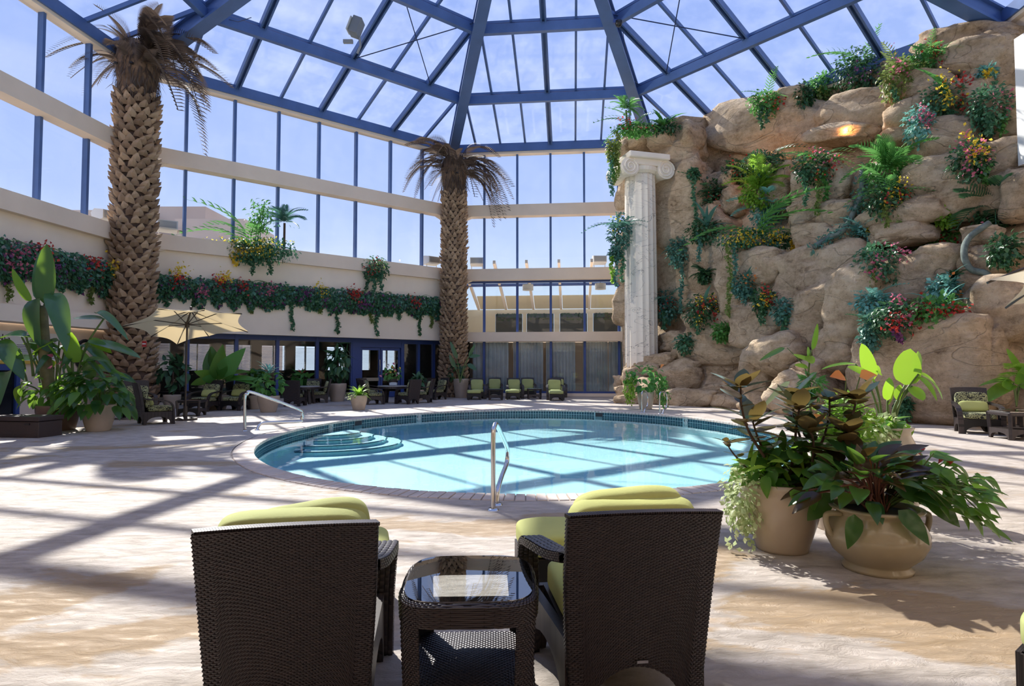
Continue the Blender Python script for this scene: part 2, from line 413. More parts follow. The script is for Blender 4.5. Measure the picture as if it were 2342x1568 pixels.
wo = mb.obj('pool_water', WATER); tag(wo, 'clear turquoise water filling the oval pool', 'water', kind='stuff')

# ------------------------------------------------------------------ glazed walls
WALLN = {0: 'wall_back', 7: 'wall_back_left', 6: 'wall_left', 1: 'wall_back_right', 2: 'wall_right', 5: 'wall_front_left', 3: 'wall_front_right', 4: 'wall_front'}
EAVE0, EAVE1 = 13.02, 13.45
WALLS = {}
def mulls(k):
    a, u, n_, L = wf(k)
    if k == 7 or k == 1 or k == 5 or k == 3: return [L * i / 8 for i in range(1, 8)]
    if k == 6: return [.85, 2.75, 4.65, 6.54, 8.45]
    return [L * i / 6 for i in range(1, 6)]
for k in range(8):
    w = structure(WALLN[k]); WALLS[k] = w; a, u, n_, L = wf(k)
    wbox(MB(), k, -.1, L + .1, EAVE0, EAVE1, -.3, .28).obj('eave_beam', BLUE, w)
    wbox(MB(), k, -.05, L + .05, EAVE0 - .12, EAVE0, -.2, .2).obj('eave_soffit', BEIGE2, w)
    if k == 1:
        wbox(MB(), k, 0, L, 0, EAVE0 - .12, -.5, -.2).obj('backing', BEIGE, w); continue
    if k == 2:
        wbox(MB(), k, 0, L, 0, EAVE0 - .12, -.5, 0).obj('panel', BEIGE2, w); continue
    if k in (3, 5):
        wbox(MB(), k, 0, L, 0, 6.7, -.5, 0).obj('panel', BEIGE, w)
    if k == 4:
        wbox(MB(), k, -3, L + 3, 0, 3.4, -3.6, -3.2).obj('panel', BEIGE, w)
        wbox(MB(), k, -3, L + 3, 3.2, 3.5, -3.6, 0).obj('lobby_ceiling', BEIGE2, w)
        wbox(MB(), k, 0, L, 3.3, 6.7, -.4, 0).obj('spandrel', BEIGE, w)
    ms_ = mulls(k); ss = [0] + ms_ + [L]
    for i in range(len(ss) - 1):
        for z0, z1 in ((6.7, 9.55), (10.1, EAVE0 - .12)):
            p = MB().add([wp(k, ss[i], z0, -.06), wp(k, ss[i + 1], z0, -.06), wp(k, ss[i + 1], z1, -.06), wp(k, ss[i], z1, -.06)], [(0, 1, 2, 3)])
            p.obj('pane', GLASS, w)
    for s_ in ms_:
        wbox(MB(), k, s_ - .055, s_ + .055, 6.7, EAVE0 - .12, -.14, .06).obj('mullion', BLUE, w)
    wbox(MB(), k, -.1, L + .1, 9.5, 10.1, -.08, .45).obj('mid_beam', BEIGE, w)
    wbox(MB(), k, -.1, L + .1, 6.1, 6.7, -.3, .45).obj('ledge_beam', BEIGE, w)
    for z_ in ((9.5, .4), (6.1, .4)):   # haunches at the corners
        for s0, s1 in ((.1, 1.15), (L - .1, L - 1.15)):
            q = [wp(k, s0, z_[0], .02), wp(k, s1, z_[0], .02), wp(k, s0, z_[0] - .42, .02)]
            MB().prism(q, (0, 0, 0), wp(k, 0, 0, .4) - wp(k, 0, 0, 0)).obj('haunch', BEIGE, w)
# back-left wall below the ledge: plain plaster band over a storefront
w = WALLS[7]; a, u, n_, L = wf(7)
wbox(MB(), 7, -.2, L + .2, 2.91, 6.12, -.25, .28).obj('plaster_band', BEIGE2, w)
for s_ in (2.15, 4.04, 5.78, 7.6, 9.33, 12.1, 13.03, 13.96):
    wbox(MB(), 7, s_ - .07, s_ + .07, .0, 2.92, -.62, -.44).obj('storefront_post', BLUED, w)
wbox(MB(), 7, 0, L, 2.72, 2.92, -.6, -.46).obj('storefront_header', BLUED, w)
wbox(MB(), 7, 0, 9.4, 0, .12, -.6, -.4).obj('storefront_kerb', BEIGE2, w); wbox(MB(), 7, 12.1, L, 0, .12, -.6, -.4).obj('storefront_kerb', BEIGE2, w)
st = [0, 2.15, 4.04, 5.78, 7.6, 9.33]
for a0, a1 in list(zip(st[:-1], st[1:])) + [(12.1, 13.03), (13.03, 13.96), (13.96, L)]:
    MB().add([wp(7, a0, .12, -.53), wp(7, a1, .12, -.53), wp(7, a1, 2.72, -.53), wp(7, a0, 2.72, -.53)], [(0, 1, 2, 3)]).obj('storefront_pane', SHOPGLASS, w)
# double door in a blue frame
dr = structure('door_1')
wbox(MB(), 7, 9.33, 9.75, 0, 2.75, -.64, -.42).obj('side_panel', BLUED, dr); wbox(MB(), 7, 11.98, 12.1, 0, 2.75, -.64, -.42).obj('side_panel', BLUED, dr)
wbox(MB(), 7, 9.75, 11.98, 2.5, 2.75, -.62, -.44).obj('door_header', BLUED, dr)
for s0, s1 in ((9.78, 10.85), (10.88, 11.95)):
    f = MB()
    wbox(f, 7, s0, s0 + .1, .02, 2.48, -.58, -.5); wbox(f, 7, s1 - .1, s1, .02, 2.48, -.58, -.5)
    wbox(f, 7, s0 + .1, s1 - .1, 2.36, 2.48, -.58, -.5); wbox(f, 7, s0 + .1, s1 - .1, .02, .3, -.58, -.5); wbox(f, 7, s0 + .1, s1 - .1, .86, .98, -.58, -.5)
    lf = f.obj('door_leaf', BLUED, dr)
    MB().add([wp(7, s0, .3, -.54), wp(7, s1, .3, -.54), wp(7, s1, 2.4, -.54), wp(7, s0, 2.4, -.54)], [(0, 1, 2, 3)]).obj('door_pane', SHOPGLASS, lf)
    wbox(MB(), 7, s0 + .12, s1 - .12, .84, 1.0, -.5, -.43).obj('push_bar', simple('brushed_steel', (.45, .45, .45), .35, 1), lf)
MB().tube([wp(7, 10.8, 1.3, -.46), wp(7, 10.8, 1.6, -.44), wp(7, 10.8, 1.9, -.46)], .022).obj('door_handle', CHROME, dr)
# the room behind the storefront
rm = structure('wall_restaurant')
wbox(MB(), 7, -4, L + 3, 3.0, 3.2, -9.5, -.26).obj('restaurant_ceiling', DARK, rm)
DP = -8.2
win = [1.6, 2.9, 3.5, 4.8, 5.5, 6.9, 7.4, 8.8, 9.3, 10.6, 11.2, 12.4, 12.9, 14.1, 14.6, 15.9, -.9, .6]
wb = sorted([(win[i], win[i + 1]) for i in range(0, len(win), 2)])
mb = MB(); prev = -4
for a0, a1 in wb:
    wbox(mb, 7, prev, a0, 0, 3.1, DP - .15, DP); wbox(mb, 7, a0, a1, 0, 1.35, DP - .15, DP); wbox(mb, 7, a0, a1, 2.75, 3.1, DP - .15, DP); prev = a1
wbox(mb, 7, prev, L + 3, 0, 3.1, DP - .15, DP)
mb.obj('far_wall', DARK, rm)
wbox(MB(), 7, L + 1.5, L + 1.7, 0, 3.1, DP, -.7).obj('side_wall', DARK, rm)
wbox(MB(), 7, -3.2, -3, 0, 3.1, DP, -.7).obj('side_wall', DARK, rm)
for i, (a0, a1) in enumerate(wb):
    wd = structure('window_%d' % (i + 1))
    f = MB(); wbox(f, 7, a0, a0 + .05, 1.35, 2.75, DP - .12, DP + .03); wbox(f, 7, a1 - .05, a1, 1.35, 2.75, DP - .12, DP + .03); wbox(f, 7, (a0 + a1) / 2 - .03, (a0 + a1) / 2 + .03, 1.35, 2.75, DP - .12, DP + .03)
    f.obj('frame', WHITE, wd)
    MB().add([wp(7, a0, 1.35, DP - .1), wp(7, a1, 1.35, DP - .1), wp(7, a1, 2.75, DP - .1), wp(7, a0, 2.75, DP - .1)], [(0, 1, 2, 3)]).obj('pane', GLASS, wd)
    f = MB()
    for j in range(16): wbox(f, 7, a0 + .05, a1 - .05, 1.42 + j * .08, 1.437 + j * .08, DP - .06, DP + .0)
    f.obj('blind_slats', WHITE, wd, kind='stuff')
# back wall: upper lounge window, beam, curtained lower window
w = WALLS[0]; a, u, n_, L = wf(0)
wbox(MB(), 0, -.1, L + .1, 2.87, 3.36, -.3, .4).obj('floor_beam', BEIGE, w)
wbox(MB(), 0, 0, L, 0, .16, -.25, .05).obj('kerb', BEIGE2, w)
bm_ = [1.0] + [L * i / 6 for i in range(1, 6)][0:5]
bs = [.55] + [L * i / 6 for i in range(1, 6)] + [L]
for i in range(len(bs) - 1):
    for z0, z1 in ((3.36, 6.1), (.16, 2.87)):
        MB().add([wp(0, bs[i], z0, -.05), wp(0, bs[i + 1], z0, -.05), wp(0, bs[i + 1], z1, -.05), wp(0, bs[i], z1, -.05)], [(0, 1, 2, 3)]).obj('pane', SHOPGLASS, w)
for s_ in bs[:-1]:
    wbox(MB(), 0, s_ - .06, s_ + .06, 3.36, 6.1, -.14, .06).obj('mullion', BLUED, w)
    wbox(MB(), 0, s_ - .06, s_ + .06, .16, 2.87, -.14, .06).obj('mullion', BLUED, w)
wbox(MB(), 0, 0, L, 6.0, 6.1, -.12, .05).obj('head_rail', BLUED, w); wbox(MB(), 0, 0, L, .16, .26, -.12, .05).obj('sill_rail', BLUED, w)
wbox(MB(), 0, -.1, .55, 0, 6.1, -.3, -.02).obj('pier', BEIGE2, w)
CURT = simple('grey_curtain', (.72, .74, .74), .85, var=.15, scale=1.2)
def drape(k, s0, s1, z0, z1, ins, waves, amp, name, mat, par):
    mb = MB(); N = int(waves * 8)
    mb.grid(lambda a_, b_: wp(k, s0 + (s1 - s0) * a_, z0 + (z1 - z0) * b_, ins + amp * sin(2 * pi * waves * a_)), N, 1)
    return mb.obj(name, mat, par, smooth=True)
for i, (s0, s1, zb) in enumerate(((1.1, 3.05, .2), (3.3, 4.9, .2), (5.05, 6.6, .2), (7.0, 8.3, .2), (8.35, L, .2))):
    drape(0, s0, s1, zb, 2.86, -.35, 9, .05, 'curtain', CURT, w)
wbox(MB(), 0, 0, L + 2, 0, 2.9, -2.2, -2.1).obj('lower_room_wall', BEIGE2, w)
# upper lounge seen through the glass
lr = structure('wall_lounge'); CREAM = simple('cream_awning', (.80, .70, .46), .8); CREAM2 = simple('cream_wall', (.74, .68, .52), .8)
wbox(MB(), 0, -.5, L + 3, 3.16, 3.36, -9, -.3).obj('lounge_floor', BEIGE, lr)
DB = -6.5
mb = MB(); ops = [(1.55, 3.3), (3.55, 5.3), (5.65, 7.4), (7.75, 9.5)]; prev = -.5
for a0, a1 in ops:
    wbox(mb, 0, prev, a0, 3.36, 5.2, DB - .1, DB); wbox(mb, 0, a0, a1, 4.92, 5.2, DB - .1, DB); prev = a1
wbox(mb, 0, prev, L + 3, 3.36, 5.2, DB - .1, DB); mb.obj('cream_wall', CREAM2, lr)
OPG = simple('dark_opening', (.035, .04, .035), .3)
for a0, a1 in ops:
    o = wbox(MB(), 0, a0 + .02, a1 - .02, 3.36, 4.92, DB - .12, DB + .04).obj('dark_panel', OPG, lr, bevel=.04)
    lf = MB()  # leaves imitate the garland's reflection along the top of the dark panel
    for j in range(60):
        s_ = random.uniform(a0 + .1, a1 - .1); z_ = 4.9 - random.random() ** 1.5 * .4; p = wp(0, s_, z_, DB + .06); lf.box(p, (.09, .02, .09), Matrix.Rotation(random.random() * 3, 3, 'Y'))
    lf.obj('ivy_reflection', leafmat('reflected_ivy_leaf%d' % int(a0), (.02, .06, .02), (.05, .11, .03)), o, kind='stuff')
for i in range(6):
    s0 = .6 + i * 1.75
    q = [wp(0, s0, 5.9, DB + 1.6), wp(0, s0 + 1.62, 5.9, DB + 1.6), wp(0, s0 + 1.62, 5.25, DB + .1), wp(0, s0, 5.25, DB + .1)]
    MB().prism(q, (0, 0, 0), (0, 0, -.03)).obj('shade_panel', CREAM, lr)
for i in range(7):
    s_ = .5 + i * 1.75
    MB().beam(wp(0, s_, 7.2, -.4), wp(0, s_, 5.25, DB + .1), .14, .2).obj('lounge_rafter', BEIGE2, lr)
MB().beam(wp(0, 0, 6.3, -3), wp(0, L + 2, 6.3, -3), .12, .16).obj('lounge_purlin', BLUED, lr)
wbox(MB(), 0, -.6, -.5, 3.36, 6.2, DB, -.3).obj('side_wall', CREAM2, lr)
for s_ in (4.0, 8.0):
    lp = thing('drum_lamp', 'grey drum ceiling lamp in the upper lounge, %s of two' % ('left' if s_ < 5 else 'right'), 'lamp', wp(0, s_, 6.0, -1.6))
    MB().lathe([(.02, .12), (.3, .12), (.3, -.2), (.28, -.2), (.02, -.18)], 20).obj('drum_shade', simple('lamp_shade_%d' % int(s_), (.5, .48, .44), .7), lp, world=False)
    MB().tube([(0, 0, .1), (0, 0, .55)], .015).obj('lamp_rod', BLACK, lp, world=False)
# left wall below the ledge
w = WALLS[6]; a, u, n_, L = wf(6)
wbox(MB(), 6, -.2, L + .2, 3.36, 6.12, -.25, .2).obj('plaster_band', BEIGE2, w)
wbox(MB(), 6, -.2, L + .1, 2.86, 3.36, -.25, .5).obj('fascia', BEIGE2, w)
wbox(MB(), 6, -.2, L + .2, 0, 2.9, -.5, -.3).obj('lower_wall', BEIGE, w)
for s0, s1 in ((2.4, 4.2), (4.3, 6.35)):
    f = MB(); wbox(f, 6, s0, s0 + .14, 0, 1.55, -.32, -.2); wbox(f, 6, s1 - .14, s1, 0, 1.55, -.32, -.2); wbox(f, 6, s0, s1, 1.42, 1.6, -.32, -.2)
    d_ = structure('door_%d' % (2 if s0 < 3 else 3)); f.obj('frame', BLUED, d_)
    wbox(MB(), 6, s0 + .14, s1 - .14, 0, 1.42, -.3, -.27).obj('dark_pane', simple('dark_door_glass_%d' % int(s0), (.01, .012, .016), .1), d_)
MB().box((15.62, 17.0, 9.1), (2.3, .4, 3.7)).obj('bulkhead', WHITE, WALLS[2])
# sign board
sb = thing('warning_sign', 'white pool rules sign reading warning no life guard behind banana leaves', 'sign', wp(6, 6.4, 1.63, -.25))
wbox(MB(), 6, 4.2, 7.75, 1.72, 2.62, -.28, -.22).obj('board', WHITE, sb)
wbox(MB(), 6, 4.2, 7.75, 1.62, 1.72, -.28, -.2).obj('yellow_stripe', simple('yellow_stripe', (.75, .5, .08), .6), sb)
sgn = simple('sign_ink', (.02, .02, .03), .6)
ux = u
def wtext(k, body, s, z, size, ins, par, mat=sgn):
    a_, u_, n2, L2 = wf(k)
    p = wp(k, s, z, ins)
    return text('lettering', body, size, face_frame(p, (u_.x, u_.y, 0), (0, 0, 1)), mat, par)
wtext(6, 'WARNING', 5.25, 2.40, .30, -.215, sb); wtext(6, 'NO', 4.45, 2.12, .26, -.215, sb); wtext(6, 'LIFE', 4.92, 2.12, .26, -.215, sb); wtext(6, 'GUARD', 5.62, 2.12, .26, -.215, sb); wtext(6, 'NOTICE', 7.35, 2.35, .16, -.215, sb)
ln = MB()
for j in range(9):
    wbox(ln, 6, 6.2, 6.95 - .1 * (j % 3), 2.2 - j * .05, 2.215 - j * .05, -.22, -.215)
    wbox(ln, 6, 7.1, 7.6 - .05 * (j % 2), 2.2 - j * .05, 2.215 - j * .05, -.22, -.215)
ln.obj('small_print', sgn, sb, kind='stuff')
ck = thing('wall_ring', 'round black ring mounted on the left wall behind the plants', 'porthole', wp(6, 8.9, 1.95, -.28))
a_, u_, n2, L2 = wf(6)
MB().tube([wp(6, 8.9 + .42 * cos(q * pi / 12), 1.95 + .5 * sin(q * pi / 12), -.24) for q in range(25)], .06, 8).obj('rim', BLACK, ck)
MB().prism([wp(6, 8.9 + .4 * cos(q * pi / 12), 1.95 + .48 * sin(q * pi / 12), -.28) for q in range(24)], (0, 0, 0), wp(6, 0, 0, .02) - wp(6, 0, 0, 0)).obj('disc', BEIGE2, ck)

# ------------------------------------------------------------------ the glass roof
roof = structure('ceiling')
R1, R2, R3 = 3.75, 7.6, 11.3
def hip(k, ins):   # on the hip between side k and k+1, at a given inset measured on the back side
    t_ = ins / AP[0]; q = CR[k] + (Vector((CX, CY)) - CR[k]) * t_
    return Vector((q.x, q.y, 0)), t_
def hz(t_, k):     # roof height on the hip
    return ROOF_Z + ROOF_M * t_ * 15.3
APEX = Vector((CX, CY, ROOF_Z + ROOF_M * 15.3))
def hp(k, t_, dz=0):
    q = CR[k] + (Vector((CX, CY)) - CR[k]) * t_
    return Vector((q.x, q.y, ROOF_Z + (APEX.z - ROOF_Z) * t_ + dz))
T = [0, R1 / AP[0], R2 / AP[0], R3 / AP[0], .97]
for k in range(8):
    mb = MB(); mb.beam(hp(k, -.01, -.42), hp(k, 1, -.42), .16, .62); mb.beam(hp(k, -.01, -.72), hp(k, 1, -.72), .5, .09); mb.beam(hp(k, -.01, -.1), hp(k, 1, -.1), .42, .07)
    mb.obj('hip_rafter', BLUE, roof)
def fpt(k, f, t_, dz=0):
    A = hp((k - 1) % 8, t_, dz); B = hp(k, t_, dz)
    return A + (B - A) * f
for k in range(8):
    for t_ in T[1:4]:
        mb = MB(); mb.beam(fpt(k, 0, t_, -.42), fpt(k, 1, t_, -.42), .2, .38); mb.beam(fpt(k, 0, t_, -.12), fpt(k, 1, t_, -.12), .12, .1)
        mb.obj('purlin', BLUE, roof)
    a, u, n_, L = wf(k); nb = 8
    front = k in (2, 3, 4, 5)
    for i in range(1, nb):
        s_ = L * i / nb; main = (i % 2 == 0) if k % 2 else (i == 4)
        # run until the hip
        tmax = 1 - abs(i / nb - .5) * 2
        t_e = 1 - abs(2 * i / nb - 1)
        p0 = rp(k, s_, 0, -.1); p1 = rp(k, s_, DST[k] * t_e * .985, -.1)
        f0 = fpt(k, i / nb, 0, -.12)
        A = hp((k - 1) % 8, t_e) if i <= nb / 2 else hp(k, t_e)
        # line straight up the slope: from eave point to the hip point at same s
        pe = Vector((A.x, A.y, A.z)); d0 = Vector((*(wp(k, s_, 0, 0).xy), ROOF_Z))
        tgt = d0 + Vector((n_.x, n_.y, 0)) * ((pe - d0).xy.dot(n_)); tgt.z = pe.z
        if main: 
            mb = MB(); off = Vector((u.x, u.y, 0)) * .09
            mb.beam(d0 - off + Vector((0, 0, -.18)), tgt - off + Vector((0, 0, -.18)), .07, .26); mb.beam(d0 + off + Vector((0, 0, -.18)), tgt + off + Vector((0, 0, -.18)), .07, .26)
            mb.beam(d0 + Vector((0, 0, -.12)), tgt + Vector((0, 0, -.12)), .18, .05)
        else: mb = MB().beam(d0 + Vector((0, 0, -.1)), tgt + Vector((0, 0, -.1)), .1, .16)
        mb.obj('rafter', BLUE, roof)
    # panes cut at the purlins and at the rafters (rafters run straight up the slope, so end bays are clipped by the hips)
    for j in range(4):
        t0, t1 = T[j], T[j + 1]
        for i in range(nb):
            s0, s1 = L * i / nb, L * (i + 1) / nb
            def clip(s, t_):  # keep s inside the trapezoid at height t
                return min(max(s, L / 2 * t_), L - L / 2 * t_)
            q = [(clip(s0, t0), t0), (clip(s1, t0), t0), (clip(s1, t1), t1), (clip(s0, t1), t1)]
            if q[1][0] - q[0][0] < 1e-3 and q[2][0] - q[3][0] < 1e-3: continue
            pts = []
            for s_, t_ in q:
                # map (s, t) to the face: interpolate between hips
                lo, hi = L / 2 * t_, L - L / 2 * t_
                f = (s_ - lo) / (hi - lo) if hi - lo > 1e-6 else .5
                p = fpt(k, f, t_, 0)
                if not any((p - z).length < 1e-4 for z in pts): pts.append(p)
            if len(pts) < 3: continue
            MB().add(pts, [tuple(range(len(pts)))]).obj('roof_pane', ROOFGLASS, roof)
# bracing rods in the two oblique faces
RODM = simple('matt_steel_rod', (.03, .05, .12), .85, spec=.1)
for k, i0, i1 in ((7, 4, 6), (1, 2, 4)):
    a, u, n_, L = wf(k)
    s0, s1 = L * i0 / 8, L * i1 / 8
    z = lambda s_, ins: rp(k, s_, ins, -.3)
    MB().tube([z(s0, R1), z(s1, R2)], .022, 6).obj('brace_rod', RODM, roof); MB().tube([z(s1, R1), z(s0, R2)], .022, 6).obj('brace_rod', RODM, roof)
# hanging cables along the purlins
CAB = simple('grey_cable', (.08, .1, .16), .6)
for pts in ([(518, 32, 22), (522, 44, 22), (545, 50, 22), (575, 40, 22)], [(1405, 50, 24), (1430, 20, 24), (1418, 60, 24.5)], [(1425, 75, 24.5), (1440, 180, 27), (1475, 200, 28), (1495, 188, 28)]):
    MB().tube([at(*p) for p in pts], .014, 5).obj('cable', CAB, roof)
fd = thing('flood_light', 'boxy grey floodlight hung from the back-left roof purlin', 'light', at(815, 70, 21.8))
MB().box((0, 0, .12), (.34, .5, .62), Matrix.Rotation(.35, 3, 'Y')).obj('housing', simple('grey_housing', (.18, .2, .22), .5), fd, world=False, bevel=.03)
MB().box((-.2, -.1, .14), (.05, .42, .5), Matrix.Rotation(.35, 3, 'Y')).obj('lens', simple('lamp_lens', (.5, .52, .5), .2), fd, world=False)
MB().tube([(.1, .1, -.2), (.12, .15, -.5), (.0, .2, -.75)], .04).obj('bracket', simple('grey_bracket', (.25, .27, .3), .5), fd, world=False)
fl_ = bpy.data.lights.new('rock_fill_spot', 'SPOT'); fl_.energy = 1100; fl_.spot_size = radians(95); fl_.spot_blend = .8; fl_.shadow_soft_size = .25; fl_.color = (1, .93, .84)  # fill spot added at the floodlight to brighten the shaded rock wall
flo = bpy.data.objects.new('rock_fill_spot', fl_); COL.objects.link(flo); flo.location = at(815, 70, 21.8) + Vector((.35, -.35, .1)); flo.rotation_euler = (Vector((11, 23, 5)) - flo.location).to_track_quat('-Z', 'Y').to_euler()
MB().box((-.35, .2, -.3), (.35, .12, .12)).obj('ballast_box', MATS['grey_bracket'], fd, world=False)
sp = thing('beam_fitting', 'small dark fitting clamped to the back-right hip rafter', 'fitting', at(1415, 52, 23.5))
MB().lathe([(.0, -.16), (.1, -.14), (.14, -.05), (.14, .06), (.05, .1)], 14).obj('dome', BLACK, sp, world=False, smooth=True)
MB().box((-.14, .02, .05), (.16, .14, .14)).obj('mount', BLUED, sp, world=False)
# ------------------------------------------------------------------ outside: land, neighbouring building, roof-edge floodlights
gr = MB(); gr.add([(-400, -100, -1.2), (400, -100, -1.2), (400, 400, -1.2), (-400, 400, -1.2)], [(0, 1, 2, 3)])
go = gr.obj('ground_outside', simple('desert_ground', (.55, .48, .4), .9, var=.1)); go['kind'] = 'structure'
BLD = simple('building_beige', (.50, .40, .33), .9, var=.04, scale=.1); BLD2 = simple('building_beige_light', (.56, .46, .38), .9)
bd = thing('hotel_block', 'plain beige neighbouring building seen through the back-left glass', 'building', at(500, 560, 48) * Vector((1, 1, 0)))
def pbox(mb, px0, px1, pyt, Y, dep, z0=0):
    A = at(px0, pyt, Y); B = at(px1, pyt, Y)
    mb.box(((A.x + B.x) / 2, Y + dep / 2, (z0 + A.z) / 2), (B.x - A.x, dep, A.z - z0)); return mb
pbox(MB(), 300, 470, 472, 46, 14).obj('block', BLD, bd)
A = at(470, 472, 46); B = at(650, 548, 62)
MB().prism([(A.x, A.y, 0), (B.x, B.y, 0), (B.x, B.y, A.z), (A.x, A.y, A.z)], (0, 0, 0), (-6, 6, 0)).obj('oblique_block', BLD, bd)
pbox(MB(), 150, 330, 480, 44, 10).obj('low_block', BLD2, bd)
pbox(MB(), 400, 560, 500, 40, 5).obj('front_block', BLD2, bd)
for px0, px1, py in ((355, 420, 505), (430, 520, 530)):
    A = at(px0, py, 39.9); B = at(px1, py + 40, 39.9)
    MB().box(((A.x + B.x) / 2, A.y, (A.z + B.z) / 2), (B.x - A.x, .15, .12)).obj('joint_line', BLD, bd)
FLB = simple('floodlight_white', (.72, .72, .68), .5); FLG = simple('floodlight_glass', (.35, .36, .36), .3)
def ledge_light(px, py, Y, rz, lab, s=1):
    o = thing('ledge_floodlight', lab, 'floodlight', at(px, py, Y), rz, 'floodlights outside the glass')
    q = [(-.32, -.28, .0), (.32, -.28, .0), (.38, .2, .32), (.2, .3, .5), (-.2, .3, .5), (-.38, .2, .32)]
    MB().prism([(0, -.3 * s, .08 * s), (0, .25 * s, .0), (0, .4 * s, .35 * s), (0, .2 * s, .5 * s), (0, -.3 * s, .42 * s)], (-.36 * s, 0, 0), (.36 * s, 0, 0)).obj('housing', FLB, o, world=False)
    MB().box((0, -.31 * s, .25 * s), (.62 * s, .03, .26 * s)).obj('glass', FLG, o, world=False)
    for sx in (-.3, .3): MB().beam((sx * s, 0, .1), (sx * s, 0, -.25), .04, .04).obj('foot', FLB, o, world=False)
    return o
ledge_light(382, 530, 24.6, .6, 'white floodlight outside the glass just right of the near palm')
ledge_light(244, 509, 23.3, 1.2, 'white floodlight outside the glass just left of the near palm')
ledge_light(987, 606, 32.4, .7, 'white floodlight outside the glass just left of the far palm')
ledge_light(1091, 608, 33.2, 0, 'white floodlight outside the glass just right of the far palm')
ledge_light(1371, 604, 33, 0, 'white floodlight outside the glass near the white column')
# ------------------------------------------------------------------ numpy helpers: noise, leaves, scattering
_perm = np.random.default_rng(3).permutation(512)
_val = np.random.default_rng(4).random(512) * 2 - 1
def vnoise(P):
    i = np.floor(P).astype(int); f = P - i; f = f * f * (3 - 2 * f); r = 0
    def h(a, b, c): return _val[_perm[(_perm[(_perm[a & 255] + b) & 255] + c) & 255]]
    for dx in (0, 1):
        for dy in (0, 1):
            for dz in (0, 1):
                w_ = (f[:, 0] if dx else 1 - f[:, 0]) * (f[:, 1] if dy else 1 - f[:, 1]) * (f[:, 2] if dz else 1 - f[:, 2])
                r = r + w_ * h(i[:, 0] + dx, i[:, 1] + dy, i[:, 2] + dz)
    return r
def fbm(P, o=4):
    a, r = 1.0, 0
    for k in range(o): r = r + a * vnoise(P * 2 ** k + 17.3 * k); a *= .5
    return r
def T_leaf(w=.4, n=4, fold=.12, droop=.15, p=.75, tip=1.0, base=.0, pw=1.0):
    """leaf blade along +Y, length 1: three columns, folded on the midrib"""
    V = []; F = []
    for j in range(n + 1):
        t = j / n
        k = max(0, sin(pi * min(1, (t * (1 - base) + base)) ** p)) ** pw if tip else 1
        k = max(k, .03) * w / 2; z = -droop * t * t
        V += [(-k, t, z + fold * k * 2), (0, t, z), (k, t, z + fold * k * 2)]
    for j in range(n):
        a = 3 * j
        F += [(a, a + 1, a + 4, a + 3), (a + 1, a + 2, a + 5, a + 4)]
    return np.array(V), np.array(F)
def T_strap(w=.12, n=5, arch=.5, fold=.2):
    V = []; F = []
    for j in range(n + 1):
        t = j / n; k = w / 2 * (1 - t ** 3) * (.6 + .4 * min(1, t * 4)) + .004
        y = t * (1 - .25 * arch * t); z = arch * (t * .55 - t * t * .95)
        V += [(-k, y, z + fold * k), (0, y, z), (k, y, z + fold * k)]
    for j in range(n):
        a = 3 * j
        F += [(a, a + 1, a + 4, a + 3), (a + 1, a + 2, a + 5, a + 4)]
    return np.array(V), np.array(F)
def T_frond(n=14, w=.5, droop=.5, lw=.035, rise=.35, ang=.9):
    """pinnate frond along +Y: rachis strip and paired narrow leaflets"""
    V = []; F = []
    def c(t): return np.array([0, t * (1 - .2 * droop * t), rise * t - (rise + droop) * t * t])
    for j in range(n):
        t0, t1 = j / n, (j + 1) / n; a = len(V)
        for t in (t0, t1):
            p = c(t); V.append(p - [.008, 0, 0]); V.append(p + [.008, 0, 0])
        F.append((a, a + 1, a + 3, a + 2))
    for j in range(1, n + 1):
        t = j / n; p = c(t); ln = w * (sin(pi * (t * .82 + .12)) ** .7) * .5
        for s_ in (-1, 1):
            d = np.array([s_ * sin(ang), cos(ang), -.35]); d /= np.linalg.norm(d)
            q = np.array([0, 1, 0]) * lw; a = len(V)
            m_ = p + d * ln * .55 + [0, 0, .02 * ln]
            V += [p - q * .3, p + q * .3, m_ + q * .5, m_ - q * .5, p + d * ln + [0, 0, -.12 * ln], p + d * ln + [0, 0.002, -.12 * ln]]
            F += [(a, a + 1, a + 2, a + 3), (a + 3, a + 2, a + 5, a + 4)]
    return np.array(V), np.array(F)
def nrm(a): return a / (np.linalg.norm(a, axis=1, keepdims=True) + 1e-9)
def scatter(T, pos, dirs, ups, ln, wd=None):
    tv, tf = T; N = len(pos); pos = np.asarray(pos, float)
    d = nrm(np.asarray(dirs, float)); x_ = nrm(np.cross(d, np.asarray(ups, float))); z_ = np.cross(x_, d)
    ln = np.broadcast_to(np.asarray(ln, float), (N,))[:, None, None]; wd = ln if wd is None else np.broadcast_to(np.asarray(wd, float), (N,))[:, None, None]
    V = pos[:, None] + tv[None, :, 0:1] * x_[:, None] * wd + tv[None, :, 1:2] * d[:, None] * ln + tv[None, :, 2:3] * z_[:, None] * ln
    F = tf[None] + (np.arange(N) * len(tv))[:, None, None]
    return V.reshape(-1, 3), F.reshape(-1, tf.shape[1])
def join(parts):
    o = 0; Vs = []; Fs = []
    for V, F in parts: Vs.append(V); Fs.append(F + o); o += len(V)
    return np.concatenate(Vs), np.concatenate(Fs)
def stuff(name, VF, mat, parent, world=True, kind='stuff', smooth=True):
    return mk(name, npmesh(name, VF[0], VF[1], mat, smooth), parent, world, kind=kind)
